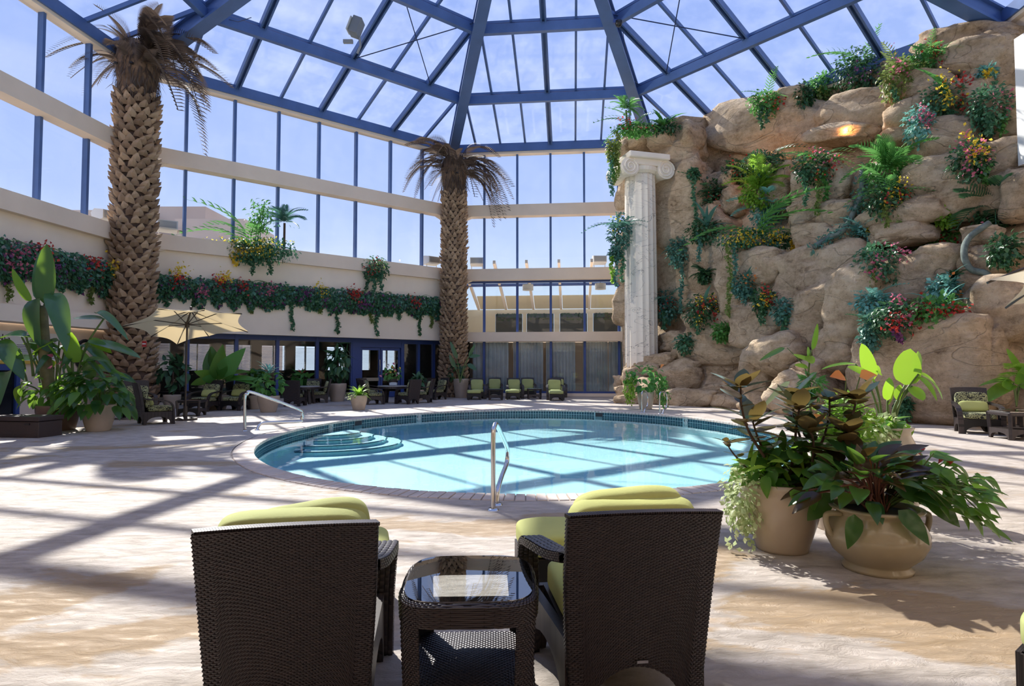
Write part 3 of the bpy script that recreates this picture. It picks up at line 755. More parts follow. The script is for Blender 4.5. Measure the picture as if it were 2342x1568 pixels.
def clump(n, rad, c=(0, 0, 0), seed=0, hang=.3, shell=.55):
    """positions in an ellipsoid, leaf directions outwards and drooping"""
    g = np.random.default_rng(seed); v = nrm(g.normal(size=(n, 3))); r = shell + (1 - shell) * g.random((n, 1))
    pos = v * r * np.array(rad) + np.array(c)
    d = v + g.normal(size=(n, 3)) * .5 + np.array([0, 0, -hang])
    up = v + np.array([0, 0, .8]) + g.normal(size=(n, 3)) * .35
    return pos, d, up
def vine(p, L, n, seed=0, amp=.05):
    g = np.random.default_rng(seed); t = np.linspace(0, 1, n); ph = g.random() * 6
    pos = np.stack([p[0] + amp * np.sin(t * 7 + ph) + g.normal(size=n) * .03, p[1] + g.normal(size=n) * .04, p[2] - L * t], 1)
    d = g.normal(size=(n, 3)) + np.array([0, 0, -.6]); up = g.normal(size=(n, 3)) * .4 + np.array([0, -1, .4])
    return pos, d, up

L_IVY = leafmat('ivy_leaf', (0.029, 0.109, 0.058), (0.102, 0.261, 0.123), .4, .25)
L_IVYB = leafmat('bluish_ivy_leaf', (0.043, 0.145, 0.123), (0.131, 0.304, 0.217), .45, .25)
L_DARK = leafmat('dark_leaf', (0.020, 0.072, 0.032), (0.065, 0.174, 0.065), .35, .2)
L_MID = leafmat('mid_green_leaf', (0.043, 0.174, 0.036), (0.145, 0.362, 0.080), .4, .35)
L_LIME = leafmat('lime_leaf', (.12, .28, .02), (.28, .44, .05), .45, .45)
L_TEAL = leafmat('teal_leaf', (0.072, 0.261, 0.217), (0.232, 0.493, 0.435), .45, .25)
L_YEL = leafmat('yellow_petal', (.75, .42, .02), (.95, .66, .08), .5, .4)
L_RED = leafmat('red_petal', (.38, .015, .02), (.6, .07, .04), .45, .3)
L_PINK = leafmat('pink_petal', (.42, .06, .14), (.68, .24, .32), .5, .35)
L_PURP = leafmat('purple_petal', (.12, .03, .12), (.24, .07, .2), .5, .3)
L_ORNG = leafmat('orange_petal', (.75, .18, .03), (.9, .36, .1), .4, .35)
L_DRY = leafmat('dry_frond', (.06, .04, .03), (.17, .12, .085), .7, .15)
L_OLIVE = leafmat('olive_trailing_leaf', (.10, .16, .03), (.24, .30, .08), .5, .35)
TL = T_leaf(.75, 2, .15, .2); TLN = T_leaf(.32, 3, .15, .35); TLW = T_leaf(.62, 3, .18, .3, .7)
TFERN = T_frond(12, .42, .6); TPALM = T_frond(16, .75, .55, .05, .45, .7); TSTRAP = T_strap(); TPET = T_leaf(.8, 2, .3, .1)

# ------------------------------------------------------------------ artificial rock wall with waterfall ledges
m, t, n, l, b = nodes('carved_rock'); ROCK = m
n1 = noisetex(n, l, .7, 6, .65, dist=.5, mapscale=(1, 1, 1.6)); n2 = noisetex(n, l, 6, 9, .75); n3 = noisetex(n, l, .42, 2, .5, dist=.7, mapscale=(1, 1, 2.2)); n5 = noisetex(n, l, 2.2, 8, .7, dist=.8, mapscale=(1, 1, 2.0)); n6 = noisetex(n, l, 14, 3, .6, dist=1.2)
def mth(op, a_, b_, c_=None):
    q = n.new('ShaderNodeMath'); q.operation = op
    for i_, v_ in enumerate((a_, b_, c_)):
        if v_ is None: continue
        if hasattr(v_, 'links'): l.new(v_, q.inputs[i_])
        else: q.inputs[i_].default_value = v_
    return q.outputs[0]
mixv = mth('MULTIPLY_ADD', n2.outputs[0], .5, mth('MULTIPLY_ADD', n5.outputs[0], .35, mth('MULTIPLY_ADD', n1.outputs[0], .7, -.30)))
r1 = ramp(n, [(.25, (.16, .10, .06)), (.36, (.50, .355, .22)), (.52, (.75, .57, .385)), (.72, (.86, .71, .53))]); l.new(mixv, r1.inputs[0])
ck_ = ramp(n, [(.494, (1, 1, 1)), (.499, (.3, .3, .3)), (.501, (.3, .3, .3)), (.506, (1, 1, 1))]); l.new(n3.outputs[0], ck_.inputs[0])
sp6 = ramp(n, [(.30, (.42, .36, .32)), (.42, (1, 1, 1))]); l.new(n6.outputs[0], sp6.inputs[0])
mx = n.new('ShaderNodeMixRGB'); mx.blend_type = 'MULTIPLY'; mx.inputs[0].default_value = .5; l.new(r1.outputs[0], mx.inputs[1]); l.new(ck_.outputs[0], mx.inputs[2])
mx2 = n.new('ShaderNodeMixRGB'); mx2.blend_type = 'MULTIPLY'; mx2.inputs[0].default_value = .55; l.new(mx.outputs[0], mx2.inputs[1]); l.new(sp6.outputs[0], mx2.inputs[2])
l.new(mx2.outputs[0], b.inputs['Base Color']); b.inputs['Roughness'].default_value = .88; b.inputs['Specular IOR Level'].default_value = .25
hh_ = mth('MULTIPLY_ADD', ck_.outputs[0], .5, mth('MULTIPLY_ADD', n2.outputs[0], .6, mth('MULTIPLY_ADD', n5.outputs[0], 1.6, mth('MULTIPLY', n6.outputs[0], .25))))
bump(n, l, b, hh_, .85, .2)
RA, RU, RN, RL = wf(1)
def rock_ins(s_, z_):
    base = 2.9 + 3.4 * min(1, max(0, s_ / 12)); k = max(0.0, 1 - max(z_, 0) / 12.6)
    i_ = .9 + base * k ** 1.15
    if s_ < 4.2: i_ = max(i_, 3.3 * min(1, max(0, (4.6 - s_) / 1.3)))
    return i_
def rockpt(px, py):
    r = ray(px, py); lo, hi = 8.0, 40.0
    def f(Y):
        t_ = Y / r[1]; x_, z_ = r[0] * t_, EYE + r[2] * t_
        d = Vector((x_, Y)) - RA; s_ = d.dot(RU); i_ = d.dot(RN)
        return i_ - rock_ins(s_, z_)
    for _ in range(40):
        mid = (lo + hi) / 2
        if f(mid) > 0: lo = mid
        else: hi = mid
    return at(px, py, lo)
rock = thing('rock_wall', 'tall tan artificial rock wall with ledges beside the white column', 'rock wall', wp(1, 7, 0, 3)); rock['kind'] = 'structure'
# backing sheet
NU, NZ = 120, 100
su = np.linspace(1.1, 17.5, NU + 1); sz = np.linspace(0, 13.15, NZ + 1)
G_ = np.array([(s_, z_) for z_ in sz for s_ in su])
nz = fbm(np.stack([G_[:, 0] * .45, G_[:, 1] * .45, np.full(len(G_), 3.3)], 1), 4)
V = []
cave_s = []
for (s_, z_), q in zip(G_, nz):
    i_ = rock_ins(s_, z_) - 1.05 + .7 * q
    if z_ > 12.4: i_ = min(i_, rock_ins(s_, z_) - .3 + .3 * q)
    if 11.6 < s_ < 15.2 and z_ < 2.6: i_ -= 2.6
    if 6.2 < s_ < 8.6 and 8.2 < z_ < 9.9: i_ -= 1.0
    if s_ > 14.3 and z_ > 8.6: i_ = .12
    p = wp(1, s_, z_, max(i_, .1)); V.append(p)
F = np.array([(j * (NU + 1) + i, j * (NU + 1) + i + 1, (j + 1) * (NU + 1) + i + 1, (j + 1) * (NU + 1) + i) for j in range(NZ) for i in range(NU)])
V_FACE, F_FACE = np.array([tuple(v) for v in V]), F
mk('rock_face', npmesh('rock_face', V_FACE, F, ROCK, True), rock)
ROCKV = []; _ico = {}
def ico(sub):
    if sub not in _ico:
        bm = bmesh.new(); bmesh.ops.create_icosphere(bm, subdivisions=sub, radius=1)
        _ico[sub] = (np.array([v.co[:] for v in bm.verts]), np.array([[v.index for v in f.verts] for f in bm.faces])); bm.free()
    return _ico[sub]
def boulder_mesh(rad, rot, seed, e=.62, rough=.16, strata=.05, sub=4):
    V, F = ico(sub); V = V.copy()
    P = np.sign(V) * np.abs(V) ** e; P = P / np.maximum(.001, np.abs(P).max(1, keepdims=True) ** .25)
    P *= .88
    nz_ = fbm(V * 1.3 + seed * 7.1, 4)
    P = P * (1 + rough * nz_[:, None])
    wv = np.abs(vnoise(np.stack([V[:, 0] * .8 + seed, V[:, 1] * .8, V[:, 2] * rad[2] * 3.2], 1)))
    P[:, :2] *= (1 - strata + strata * 3 * wv)[:, None]
    P = P * np.array(rad)
    c_, s_ = cos(rot), sin(rot); x_, z_ = P[:, 0] * c_ - P[:, 2] * s_, P[:, 0] * s_ + P[:, 2] * c_
    P[:, 0], P[:, 2] = x_, z_
    Q = np.stack([P[:, 0] * RU.x + P[:, 1] * RN.x, P[:, 0] * RU.y + P[:, 1] * RN.y, P[:, 2]], 1)
    return Q, F
def boulder(px, py, hw, hh, out=0.0, rot=0.0, Y=None, deep=None, e=None, rough=.26):
    e = e or .66 + .2 * abs(sin(px * 1.7))
    if Y is None: hw *= 1.14; hh *= 1.14
    p = at(px, py, Y) if Y else rockpt(px, py)
    k = p.y / FPX
    # a boulder's width seen along the wall is foreshortened
    rw, rh = hw * k * 1.18, hh * k * 1.05
    rd = deep or (.55 * min(rw, rh) + .35)
    seed = px * .37 + py * .11
    V, F = boulder_mesh((rw, rd, rh), rot, seed, e, rough)
    c = np.array(p) + np.array([RN.x, RN.y, 0]) * (out - rd * .6)
    V = V + c
    V[:, 2] = np.where(V[:, 2] < 0.0, V[:, 2] * .02, V[:, 2]); ROCKV.append((V, F))
    return mk('boulder', npmesh('boulder', V, F, ROCK, True), rock)
def c7(x_, y_): return 1500 + x_ / 2.7815, y_ / 2.7815
def c8(x_, y_): return 1500 + x_ / 2.7815, 480 + y_ / 2.7815
B7 = [(640, 800, 420, 190, .0, -.32), (130, 1290, 150, 280, .2, 0), (120, 880, 110, 110, .1, 0), (110, 1010, 100, 100, .1, 0), (375, 1160, 62, 66, .1, 0), (455, 1160, 52, 66, .2, 0), (380, 1340, 66, 66, .2, 0), (475, 1270, 66, 90, .1, 0),
      (760, 1200, 120, 140, .5, 0), (1065, 1230, 160, 160, .6, 0), (990, 1380, 120, 90, .4, .1), (1160, 1380, 110, 100, .4, -.1), (1240, 1140, 80, 60, .0, 0), (840, 680, 115, 130, .3, -.2), (1160, 860, 170, 60, .5, -.2), (1330, 690, 240, 130, .2, -.2), (1560, 860, 120, 60, .2, .15), (1650, 600, 170, 120, .5, -.25),
      (1930, 262, 230, 95, .1, -.25), (1990, 370, 170, 100, .3, -.3), (2110, 400, 130, 220, .0, 0), (1650, 720, 130, 90, .6, 0), (1830, 900, 165, 140, .3, 0), (1840, 1180, 200, 210, .5, .1), (2150, 1040, 150, 120, .3, 0), (2150, 1230, 120, 120, .0, 0), (2310, 1230, 90, 160, .2, 0), (2200, 740, 90, 160, .1, 0),
      (1560, 1370, 230, 80, .4, 0), (1380, 1190, 110, 130, .1, .2), (2020, 620, 130, 120, .2, 0)]
for q in B7: boulder(*c7(q[0], q[1]), q[2] / 2.7815, q[3] / 2.7815, q[4], q[5])
B8 = [(1030, 180, 115, 80, .4, 0), (1150, 210, 120, 90, .2, .2), (600, 470, 150, 230, .5, 0), (720, 370, 115, 110, .9, 0), (1000, 420, 250, 210, .5, 0), (640, 720, 165, 140, .5, 0), (800, 910, 150, 120, .7, .15), (1000, 660, 150, 200, .2, 0), (1285, 600, 130, 220, .7, -.12), (1600, 470, 170, 160, .3, 0), (1560, 150, 150, 70, .3, 0), (1800, 380, 130, 130, .4, 0),
      (2080, 190, 85, 80, .3, 0), (2190, 370, 190, 170, .2, 0), (2230, 640, 170, 190, .6, 0), (2055, 960, 100, 230, .2, 0), (2140, 1000, 70, 250, -.6, 0), (1130, 880, 110, 130, .1, 0), (1480, 780, 70, 90, .9, 0), (2030, 520, 90, 110, .1, 0), (330, 300, 180, 320, .0, 0), (150, 330, 160, 330, .1, 0), (330, 780, 200, 140, -.3, 0), (60, 840, 80, 60, -.3, 0), (300, 900, 260, 90, -.5, 0), (1800, 620, 150, 120, .1, 0), (640, 1010, 90, 160, .2, 0), (1400, 1020, 130, 200, .3, 0), (950, 1090, 120, 130, .2, 0)]
for q in B8: boulder(*c8(q[0], q[1]), q[2] / 2.7815, q[3] / 2.7815, q[4], q[5])
# the big lower right block stands on the deck
boulder(2105, 850, 105, 125, .25, 0, None, 1.6, .45, .08)
# rock cap over the column and pillar beside it
for q in ((1446, 318, 50, 28, 0, .2, 27.7, 1.2), (1503, 316, 38, 28, 0, -.15, 26.9, .9), (1415, 345, 25, 25, 0, .3, 27.9, .6), (1545, 330, 40, 45, 0, 0, 27.6, 1.0), (1430, 425, 24, 50, 0, -.35, 28.3, .5), (1428, 590, 28, 70, 0, .0, 28.4, .7), (1428, 690, 26, 70, 0, -.2, 28.2, .7), (1440, 800, 26, 70, 0, .1, 28.0, .7)):
    boulder(*q[:4], q[4], q[5], q[6], q[7])
# low rock rim behind the ladder
for q in ((1545, 868, 64, 42, .1, 25.0), (1637, 842, 48, 24, .1, 24.4), (1618, 873, 30, 34, 0, 24.6), (1556, 914, 78, 27, 0, 24.0), (1656, 918, 36, 19, 0, 22.6), (1668, 893, 34, 24, -.2, 23.0), (1728, 915, 34, 34, -.4, 21.2), (1628, 893, 26, 16, 0, 23.3), (1413, 872, 16, 17, 0, 26.8), (1421, 895, 20, 15, .2, 26.0), (1428, 916, 32, 15, 0, 25.4), (1436, 866, 19, 28, .2, 26.2), (1490, 826, 56, 18, .1, 26.0), (1470, 845, 50, 20, 0, 26.2), (1800, 902, 52, 50, -.6, 18.6), (1480, 900, 50, 34, 0, 25.2)):
    boulder(q[0], q[1], q[2], q[3], 0, q[4], q[5], max(.45, q[3] * q[5] / FPX * .9))
from mathutils.bvhtree import BVHTree
RV, RF = join(ROCKV)
RFACE = BVHTree.FromPolygons([tuple(v) for v in RV], [tuple(int(i) for i in f) for f in RF])
FACEB = BVHTree.FromPolygons([tuple(v) for v in V_FACE], [tuple(int(i) for i in f) for f in F_FACE])
def rockhit(px, py):
    d = Vector(ray(px, py)).normalized(); best = None
    for bv in (RFACE, FACEB):
        h = bv.ray_cast(Vector((0, 0, EYE)), d)
        if h[0] is not None and (best is None or h[3] < best[1]): best = (h[0], h[3])
    return best[0] if best else rockpt(px, py)
# warm lamps in the two niches near the top
for px, py, Y in ((1952, 300, None), (1760, 368, None)):
    p = rockpt(px, py); q = p + Vector((RN.x, RN.y, 0)) * .75 + Vector((0, 0, -.15))
    la = bpy.data.lights.new('niche_lamp', 'POINT'); la.energy = 14; la.color = (1, .42, .12); la.shadow_soft_size = .08
    lo_ = bpy.data.objects.new('niche_lamp', la); COL.objects.link(lo_); lo_.location = q
# ------------------------------------------------------------------ the white column
CW = simple('column_stone', (.84, .76, .64), .7, var=.05, scale=1.5, bstr=.12, bscale=30)
m, t, n, l, b = nodes('column_shaft_stone'); CS_ = m
n3 = noisetex(n, l, .8, 3, .6, dist=1.2, mapscale=(.6, .6, 1.8)); ck_ = ramp(n, [(.494, (.84, .76, .64)), (.4985, (.30, .27, .24)), (.5015, (.30, .27, .24)), (.506, (.84, .76, .64))]); l.new(n3.outputs[0], ck_.inputs[0]); l.new(ck_.outputs[0], b.inputs['Base Color']); b.inputs['Roughness'].default_value = .75
CP = at(1467, 800, 26.9); CR_ = .72; CTOP = 10.25
col = thing('column', 'white fluted column with scroll capital standing against the rock', 'column', (CP.x, CP.y, 0), .28)
mb = MB(); NF = 16; prof = []
N_ = NF * 6
rows = [(1.0, 0), (1.0, 2), (.99, 5), (.96, 8), (.93, CTOP - .1)]
vs = []
for k_, z_ in rows:
    for i in range(N_):
        a_ = 2 * pi * i / N_; fl_ = (i % 6) / 6; dp = sin(pi * fl_) if fl_ > 0 else 0
        r_ = CR_ * k_ * (1 - .055 * dp); vs.append((r_ * cos(a_), r_ * sin(a_), z_))
mb.add(vs, [(j * N_ + i, j * N_ + (i + 1) % N_, (j + 1) * N_ + (i + 1) % N_, (j + 1) * N_ + i) for j in range(len(rows) - 1) for i in range(N_)])
mb.obj('shaft', CS_, col, world=False)
MB().lathe([(1.08, 0), (1.08, .2), (.95, .3), (.9, .45), (.72, .55)], 32).obj('base', CW, col, world=False)
MB().lathe([(.68, CTOP - .25), (.80, CTOP - .15), (.84, CTOP), (.7, CTOP + .1)], 32).obj('echinus', CW, col, world=False)
MB().box((0, 0, CTOP + .42), (1.95, 1.95, .26)).obj('abacus', CW, col, world=False, bevel=.05)
MB().box((0, 0, CTOP + .18), (1.5, 1.6, .3)).obj('cushion_block', CW, col, world=False, bevel=.05)
for sx in (-1, 1):
    mb = MB(); mb.tube([(sx * .86, -.78, CTOP - .08), (sx * .86, 0, CTOP - .08), (sx * .86, .78, CTOP - .08)], [.42, .30, .42], 20)
    vo = mb.obj('volute', CW, col, world=False, smooth=False)
    for sy in (-1, 1):
        pts = [(sx * .86 + (.40 - .34 * q / 40) * cos(q * .38 + (0 if sx > 0 else pi)) , sy * .8, CTOP - .08 + (.40 - .34 * q / 40) * sin(q * .38 + (0 if sx > 0 else pi))) for q in range(41)]
        MB().tube(pts, .035, 6).obj('spiral', CW, vo, world=False)
# ------------------------------------------------------------------ palm columns
BARK = simple('palm_bark', (.10, .06, .04), .9, var=.35, scale=6, bstr=.6, bscale=18)
STUB = leafmat('palm_stub', (.22, .14, .085), (.50, .35, .22), .85, 0)
FIB = simple('palm_fibre', (.20, .125, .075), .95, var=.4, scale=4, bstr=.8, bscale=14)
SV = np.array([(-.5, 0, .05), (.5, 0, .05), (-.38, .55, .30), (.38, .55, .30), (0, .1, .28), (0, .6, .50), (-.08, 1.0, .50), (.08, 1.0, .50), (-.3, .5, .02), (.3, .5, .02)])
SF = [(0, 4, 5, 2), (4, 1, 3, 5), (2, 5, 7, 6), (5, 3, 7), (0, 2, 8), (1, 9, 3), (2, 6, 8), (3, 9, 7), (8, 6, 7, 9)]
def palm(name, lab, px, Y, r0, H, ring, nring, seed, px_top):
    g = random.Random(seed); base = at(px, 840, Y); o = thing(name, lab, 'palm', (base.x, base.y, 0))
    zt = H
    MB().lathe([(r0 * 1.12, 0), (r0 * 1.05, .8), (r0 * .92, 3), (r0 * .93, zt * .6), (r0 * .86, zt)], 36).obj('trunk', BARK, o, world=False, smooth=True)
    sm = MB().add([tuple(v) for v in SV], SF).mesh('leaf_stub', STUB); allm = []
    dz = zt / nring
    for j in range(nring):
        for i in range(ring):
            a_ = 2 * pi * (i + .5 * (j % 2) + g.uniform(-.16, .16)) / ring; z_ = (j + g.uniform(-.15, .15)) * dz
            f_ = z_ / zt; rr = r0 * (1.1 - .55 * f_) if f_ < .28 else r0 * (.94 - .06 * f_)
            if z_ < 0: continue
            s_ = 2 * pi * r0 / ring * g.uniform(1.0, 1.35)
            out = Vector((cos(a_), sin(a_), 0)); tng = Vector((-sin(a_), cos(a_), 0)); up = (Vector((0, 0, 1)) + out * g.uniform(.05, .3) + tng * g.uniform(-.25, .25)).normalized()
            x_ = up.cross(out).normalized(); z2 = x_.cross(up)
            M = Matrix((x_ * s_ * .95, up * dz * g.uniform(1.15, 1.6), z2 * s_ * g.uniform(.9, 1.35))).transposed().to_4x4(); M.translation = out * rr * .96 + Vector((0, 0, z_))
            allm.append((-out.y - .2 * abs(out.x), M))
    allm.sort(key=lambda q: -q[0])
    for _, M in allm[:300]: mk('leaf_stub', sm, o, False, M=M)
    if len(allm) > 300:
        mb = MB()
        for _, M in allm[300:]: mb.add([M @ Vector(v) for v in SV], SF)
        mb.obj('leaf_stubs', STUB, o, world=False, kind='stuff')
    # fibrous crown
    mb = MB(); mb.lathe([(r0 * .86, zt - .1), (r0 * 1.0, zt + .5), (r0 * 1.12, zt + 1.1), (r0 * 1.0, zt + 1.6), (r0 * .6, zt + 1.95), (.02, zt + 2.1)], 36)
    cr_ = mb.obj('fibre_crown', FIB, o, world=False, smooth=True)
    gg = np.random.default_rng(seed); n_ = 700; a_ = gg.random(n_) * 2 * pi; z_ = gg.random(n_) * 2.0
    pos = np.stack([np.cos(a_) * r0 * 1.02, np.sin(a_) * r0 * 1.02, zt + z_], 1); d = np.stack([np.cos(a_) * .25, np.sin(a_) * .25, np.full(n_, -1.0)], 1) + gg.normal(size=(n_, 3)) * .2
    stuff('fibres', scatter(T_leaf(.09, 2, .1, .1), pos, d, np.stack([np.cos(a_), np.sin(a_), 0 * a_], 1), .5), L_DRY, cr_, False)
    for q in (-.5, .35): MB().lathe([(.0, .0), (.07, .0), (.07, .05), (0, .05)], 10, (q * r0, -r0 * 1.12, zt + .8)).obj('lamp_can', BLACK, o, world=False)
    return o, zt
FR = [T_frond(38, .62, dr, .024, ri, .75) for dr, ri in ((.9, .5), (.5, .6), (1.3, .35))]
def add_fronds(o, zt, r0, specs, seed):
    g = random.Random(seed)
    for a_, el, ln, v in specs:
        me = npmesh('frond', FR[v][0], FR[v][1], L_DRY)
        d = Vector((cos(a_) * cos(el), sin(a_) * cos(el), sin(el))); x_ = d.cross(Vector((0, 0, 1))).normalized(); z_ = x_.cross(d)
        M = Matrix((x_ * ln, d * ln, z_ * ln)).transposed().to_4x4(); M.translation = Vector((cos(a_) * r0 * .7, sin(a_) * r0 * .7, zt + 1.0 + g.uniform(-.2, .9)))
        mk('frond', me, o, False, M=M)
p1, z1 = palm('palm_column', 'large brown palm trunk column at left with shaggy dry crown', 298, 22.2, .66, 11.6, 13, 52, 5, 100)
sp_ = []
g_ = random.Random(9)
for i in range(26): sp_.append((g_.uniform(0, 2 * pi), g_.uniform(.3, 1.35), g_.uniform(1.0, 1.7), g_.choice((0, 1))))
for i in range(16): sp_.append((g_.uniform(-.8, .45), g_.uniform(-.1, .7), g_.uniform(1.7, 2.5), g_.choice((0, 0, 2))))
for i in range(5): sp_.append((g_.uniform(2.5, 3.7), g_.uniform(.2, .9), g_.uniform(1.4, 1.9), 0))
add_fronds(p1, z1, .66, sp_, 3)
p2, z2_ = palm('palm_column', 'smaller looking far palm trunk column at the back corner', 1037, 31.4, .61, 10.6, 16, 56, 6, 320)
sp_ = []
for i in range(34): sp_.append((2 * pi * i / 34 + g_.uniform(-.2, .2), g_.uniform(.1, .9), g_.uniform(1.5, 2.3), g_.choice((0, 0, 2))))
for i in range(5): sp_.append((g_.uniform(-.4, .3), g_.uniform(-.1, .4), g_.uniform(2.0, 2.5), 2))
add_fronds(p2, z2_, .7, sp_, 4)
# ------------------------------------------------------------------ materials of the furniture
m, t, n, l, b = nodes('dark_wicker'); WICK = m
tc = n.new('ShaderNodeTexCoord'); bk = n.new('ShaderNodeTexBrick'); bk.inputs['Scale'].default_value = 30; bk.inputs['Mortar Size'].default_value = .04
bk.inputs['Color1'].default_value = (.060, .042, .040, 1); bk.inputs['Color2'].default_value = (.036, .026, .026, 1); bk.inputs['Mortar'].default_value = (.006, .005, .005, 1); bk.inputs['Brick Width'].default_value = .5; bk.inputs['Row Height'].default_value = .25
l.new(tc.outputs['Object'], bk.inputs['Vector']); l.new(bk.outputs['Color'], b.inputs['Base Color']); b.inputs['Roughness'].default_value = .45; bump(n, l, b, bk.outputs['Fac'], -.5, .006)
STRAND = leafmat('wicker_strand', (.020, .0135, .0155), (.036, .025, .027), .33, 0, spec=.55)
WBASE = simple('wicker_shadow_side', (.010, .007, .008), .7)
CUSH = simple('green_cushion', (.47, .50, .17), .85, var=.08, scale=2.5, bstr=.12, bscale=90)
CUSH2 = simple('muted_green_cushion', (.38, .42, .16), .85, var=.08, scale=2.5, bstr=.1, bscale=90)
m, t, n, l, b = nodes('patterned_cushion'); PATT = m
nt = noisetex(n, l, 17, 2, .5, dist=2.2); r1 = ramp(n, [(.46, (.018, .018, .016)), (.50, (.42, .43, .20)), (.60, (.46, .47, .24)), (.64, (.018, .018, .016))]); l.new(nt.outputs[0], r1.inputs[0]); l.new(r1.outputs[0], b.inputs['Base Color']); b.inputs['Roughness'].default_value = .85
def cushion_mesh(name, w, d, h, mat, e=.34, tuft=False, sub=4, puff=.12):
    V, F = ico(sub); V = V.copy(); P = np.sign(V) * np.abs(V) ** e; P = P / np.abs(P).max(0)
    P[:, 2] *= 1 - puff * (P[:, 0] ** 4 + P[:, 1] ** 4) / 2
    if tuft: P[:, 2] -= np.where(P[:, 2] > 0, .45 * np.exp(-((P[:, 0]) ** 2 + P[:, 1] ** 2) / .05), 0)
    P = P * np.array([w / 2, d / 2, h / 2]); P += .006 * fbm(P * 6 + w, 2)[:, None]
    return npmesh(name, P, F, mat, True)
def woven(fn, nu, nv, amp=.006, wid=.43, stag=True):
    """strands woven over a surface fn(u, v) -> point, normal"""
    V = []; F = []
    for j in range(nv):
        for i in range(nu):
            if stag and (i + j) % 2: continue
            a = len(V)
            for k in range(4):
                u_ = (i + .5 + (-.98, -.45, .45, .98)[k]) / nu; u_ = min(1, max(0, u_)); lift = (.1, 1, 1, .1)[k] * amp
                for s_, q in ((-wid, .55), (0, 1.0), (wid, .55)):
                    p, nn = fn(u_, (j + .5 + s_) / nv); V.append(p + nn * lift * q)
            for k in range(3):
                for c_ in range(2):
                    e_ = a + 3 * k + c_; F.append((e_, e_ + 1, e_ + 4, e_ + 3))
    return np.array([tuple(v) for v in V]), np.array(F)
def surf(pt):
    """adds a numeric normal to a surface"""
    def fn(u_, v_):
        h = 1e-3; p = pt(u_, v_); a = pt(min(1, u_ + h), v_) - pt(max(0, u_ - h), v_); c_ = pt(u_, min(1, v_ + h)) - pt(u_, max(0, v_ - h))
        nn = a.cross(c_)
        return p, nn.normalized() if nn.length > 1e-12 else Vector((0, 0, 1))
    return fn
def weave_part(name, pt, nu, nv, parent, amp=.006, flip=False):
    base = MB().grid(lambda a_, c_: pt(a_, c_), max(8, nu // 3), max(6, nv // 3))
    o = base.obj(name, WBASE, parent, world=False, smooth=True)
    f0 = surf(pt); fn = (lambda a_, c_: (f0(a_, c_)[0], -f0(a_, c_)[1])) if flip else f0
    stuff('weave', woven(fn, nu, nv, amp), STRAND, o, False)
    return o
def arch(mb, p0, p1, zt, leg, za, th, n_=10):
    """panel between two floor points with two feet and an arched opening"""
    p0 = Vector((*p0, 0)); p1 = Vector((*p1, 0)); d = p1 - p0; L = d.length; u_ = d / L; nn = Vector((-u_.y, u_.x, 0)) * th / 2
    out = [(0, 0), (0, zt), (L, zt), (L, 0), (L - leg, 0)]
    for i in range(n_ + 1):
        a_ = pi * i / n_; out.append((L / 2 + (L / 2 - leg) * cos(a_), max(.01, za * sin(a_) ** .7)))
    out.append((leg, 0))
    # build as quad strips: top half above the arch, to stay convex
    xs = [0, leg] + [L / 2 - (L / 2 - leg) * cos(pi * i / n_) for i in range(1, n_)] + [L - leg, L]
    zb = [0, 0] + [za * sin(pi * i / n_) ** .7 for i in range(1, n_)] + [0, 0]
    for i in range(len(xs) - 1):
        q = [p0 + u_ * xs[i] + Vector((0, 0, zb[i])), p0 + u_ * xs[i + 1] + Vector((0, 0, zb[i + 1])), p0 + u_ * xs[i + 1] + Vector((0, 0, zt)), p0 + u_ * xs[i] + Vector((0, 0, zt))]
        mb.prism(q, -nn, nn)
    return mb
def arm_pts(sx, w):
    return [(sx * w * .44, -.34, .69), (sx * w * .50, -.2, .665), (sx * w * .56, .05, .64), (sx * w * .575, .24, .60), (sx * w * .57, .34, .50), (sx * w * .555, .375, .30), (sx * w * .55, .385, .0)]
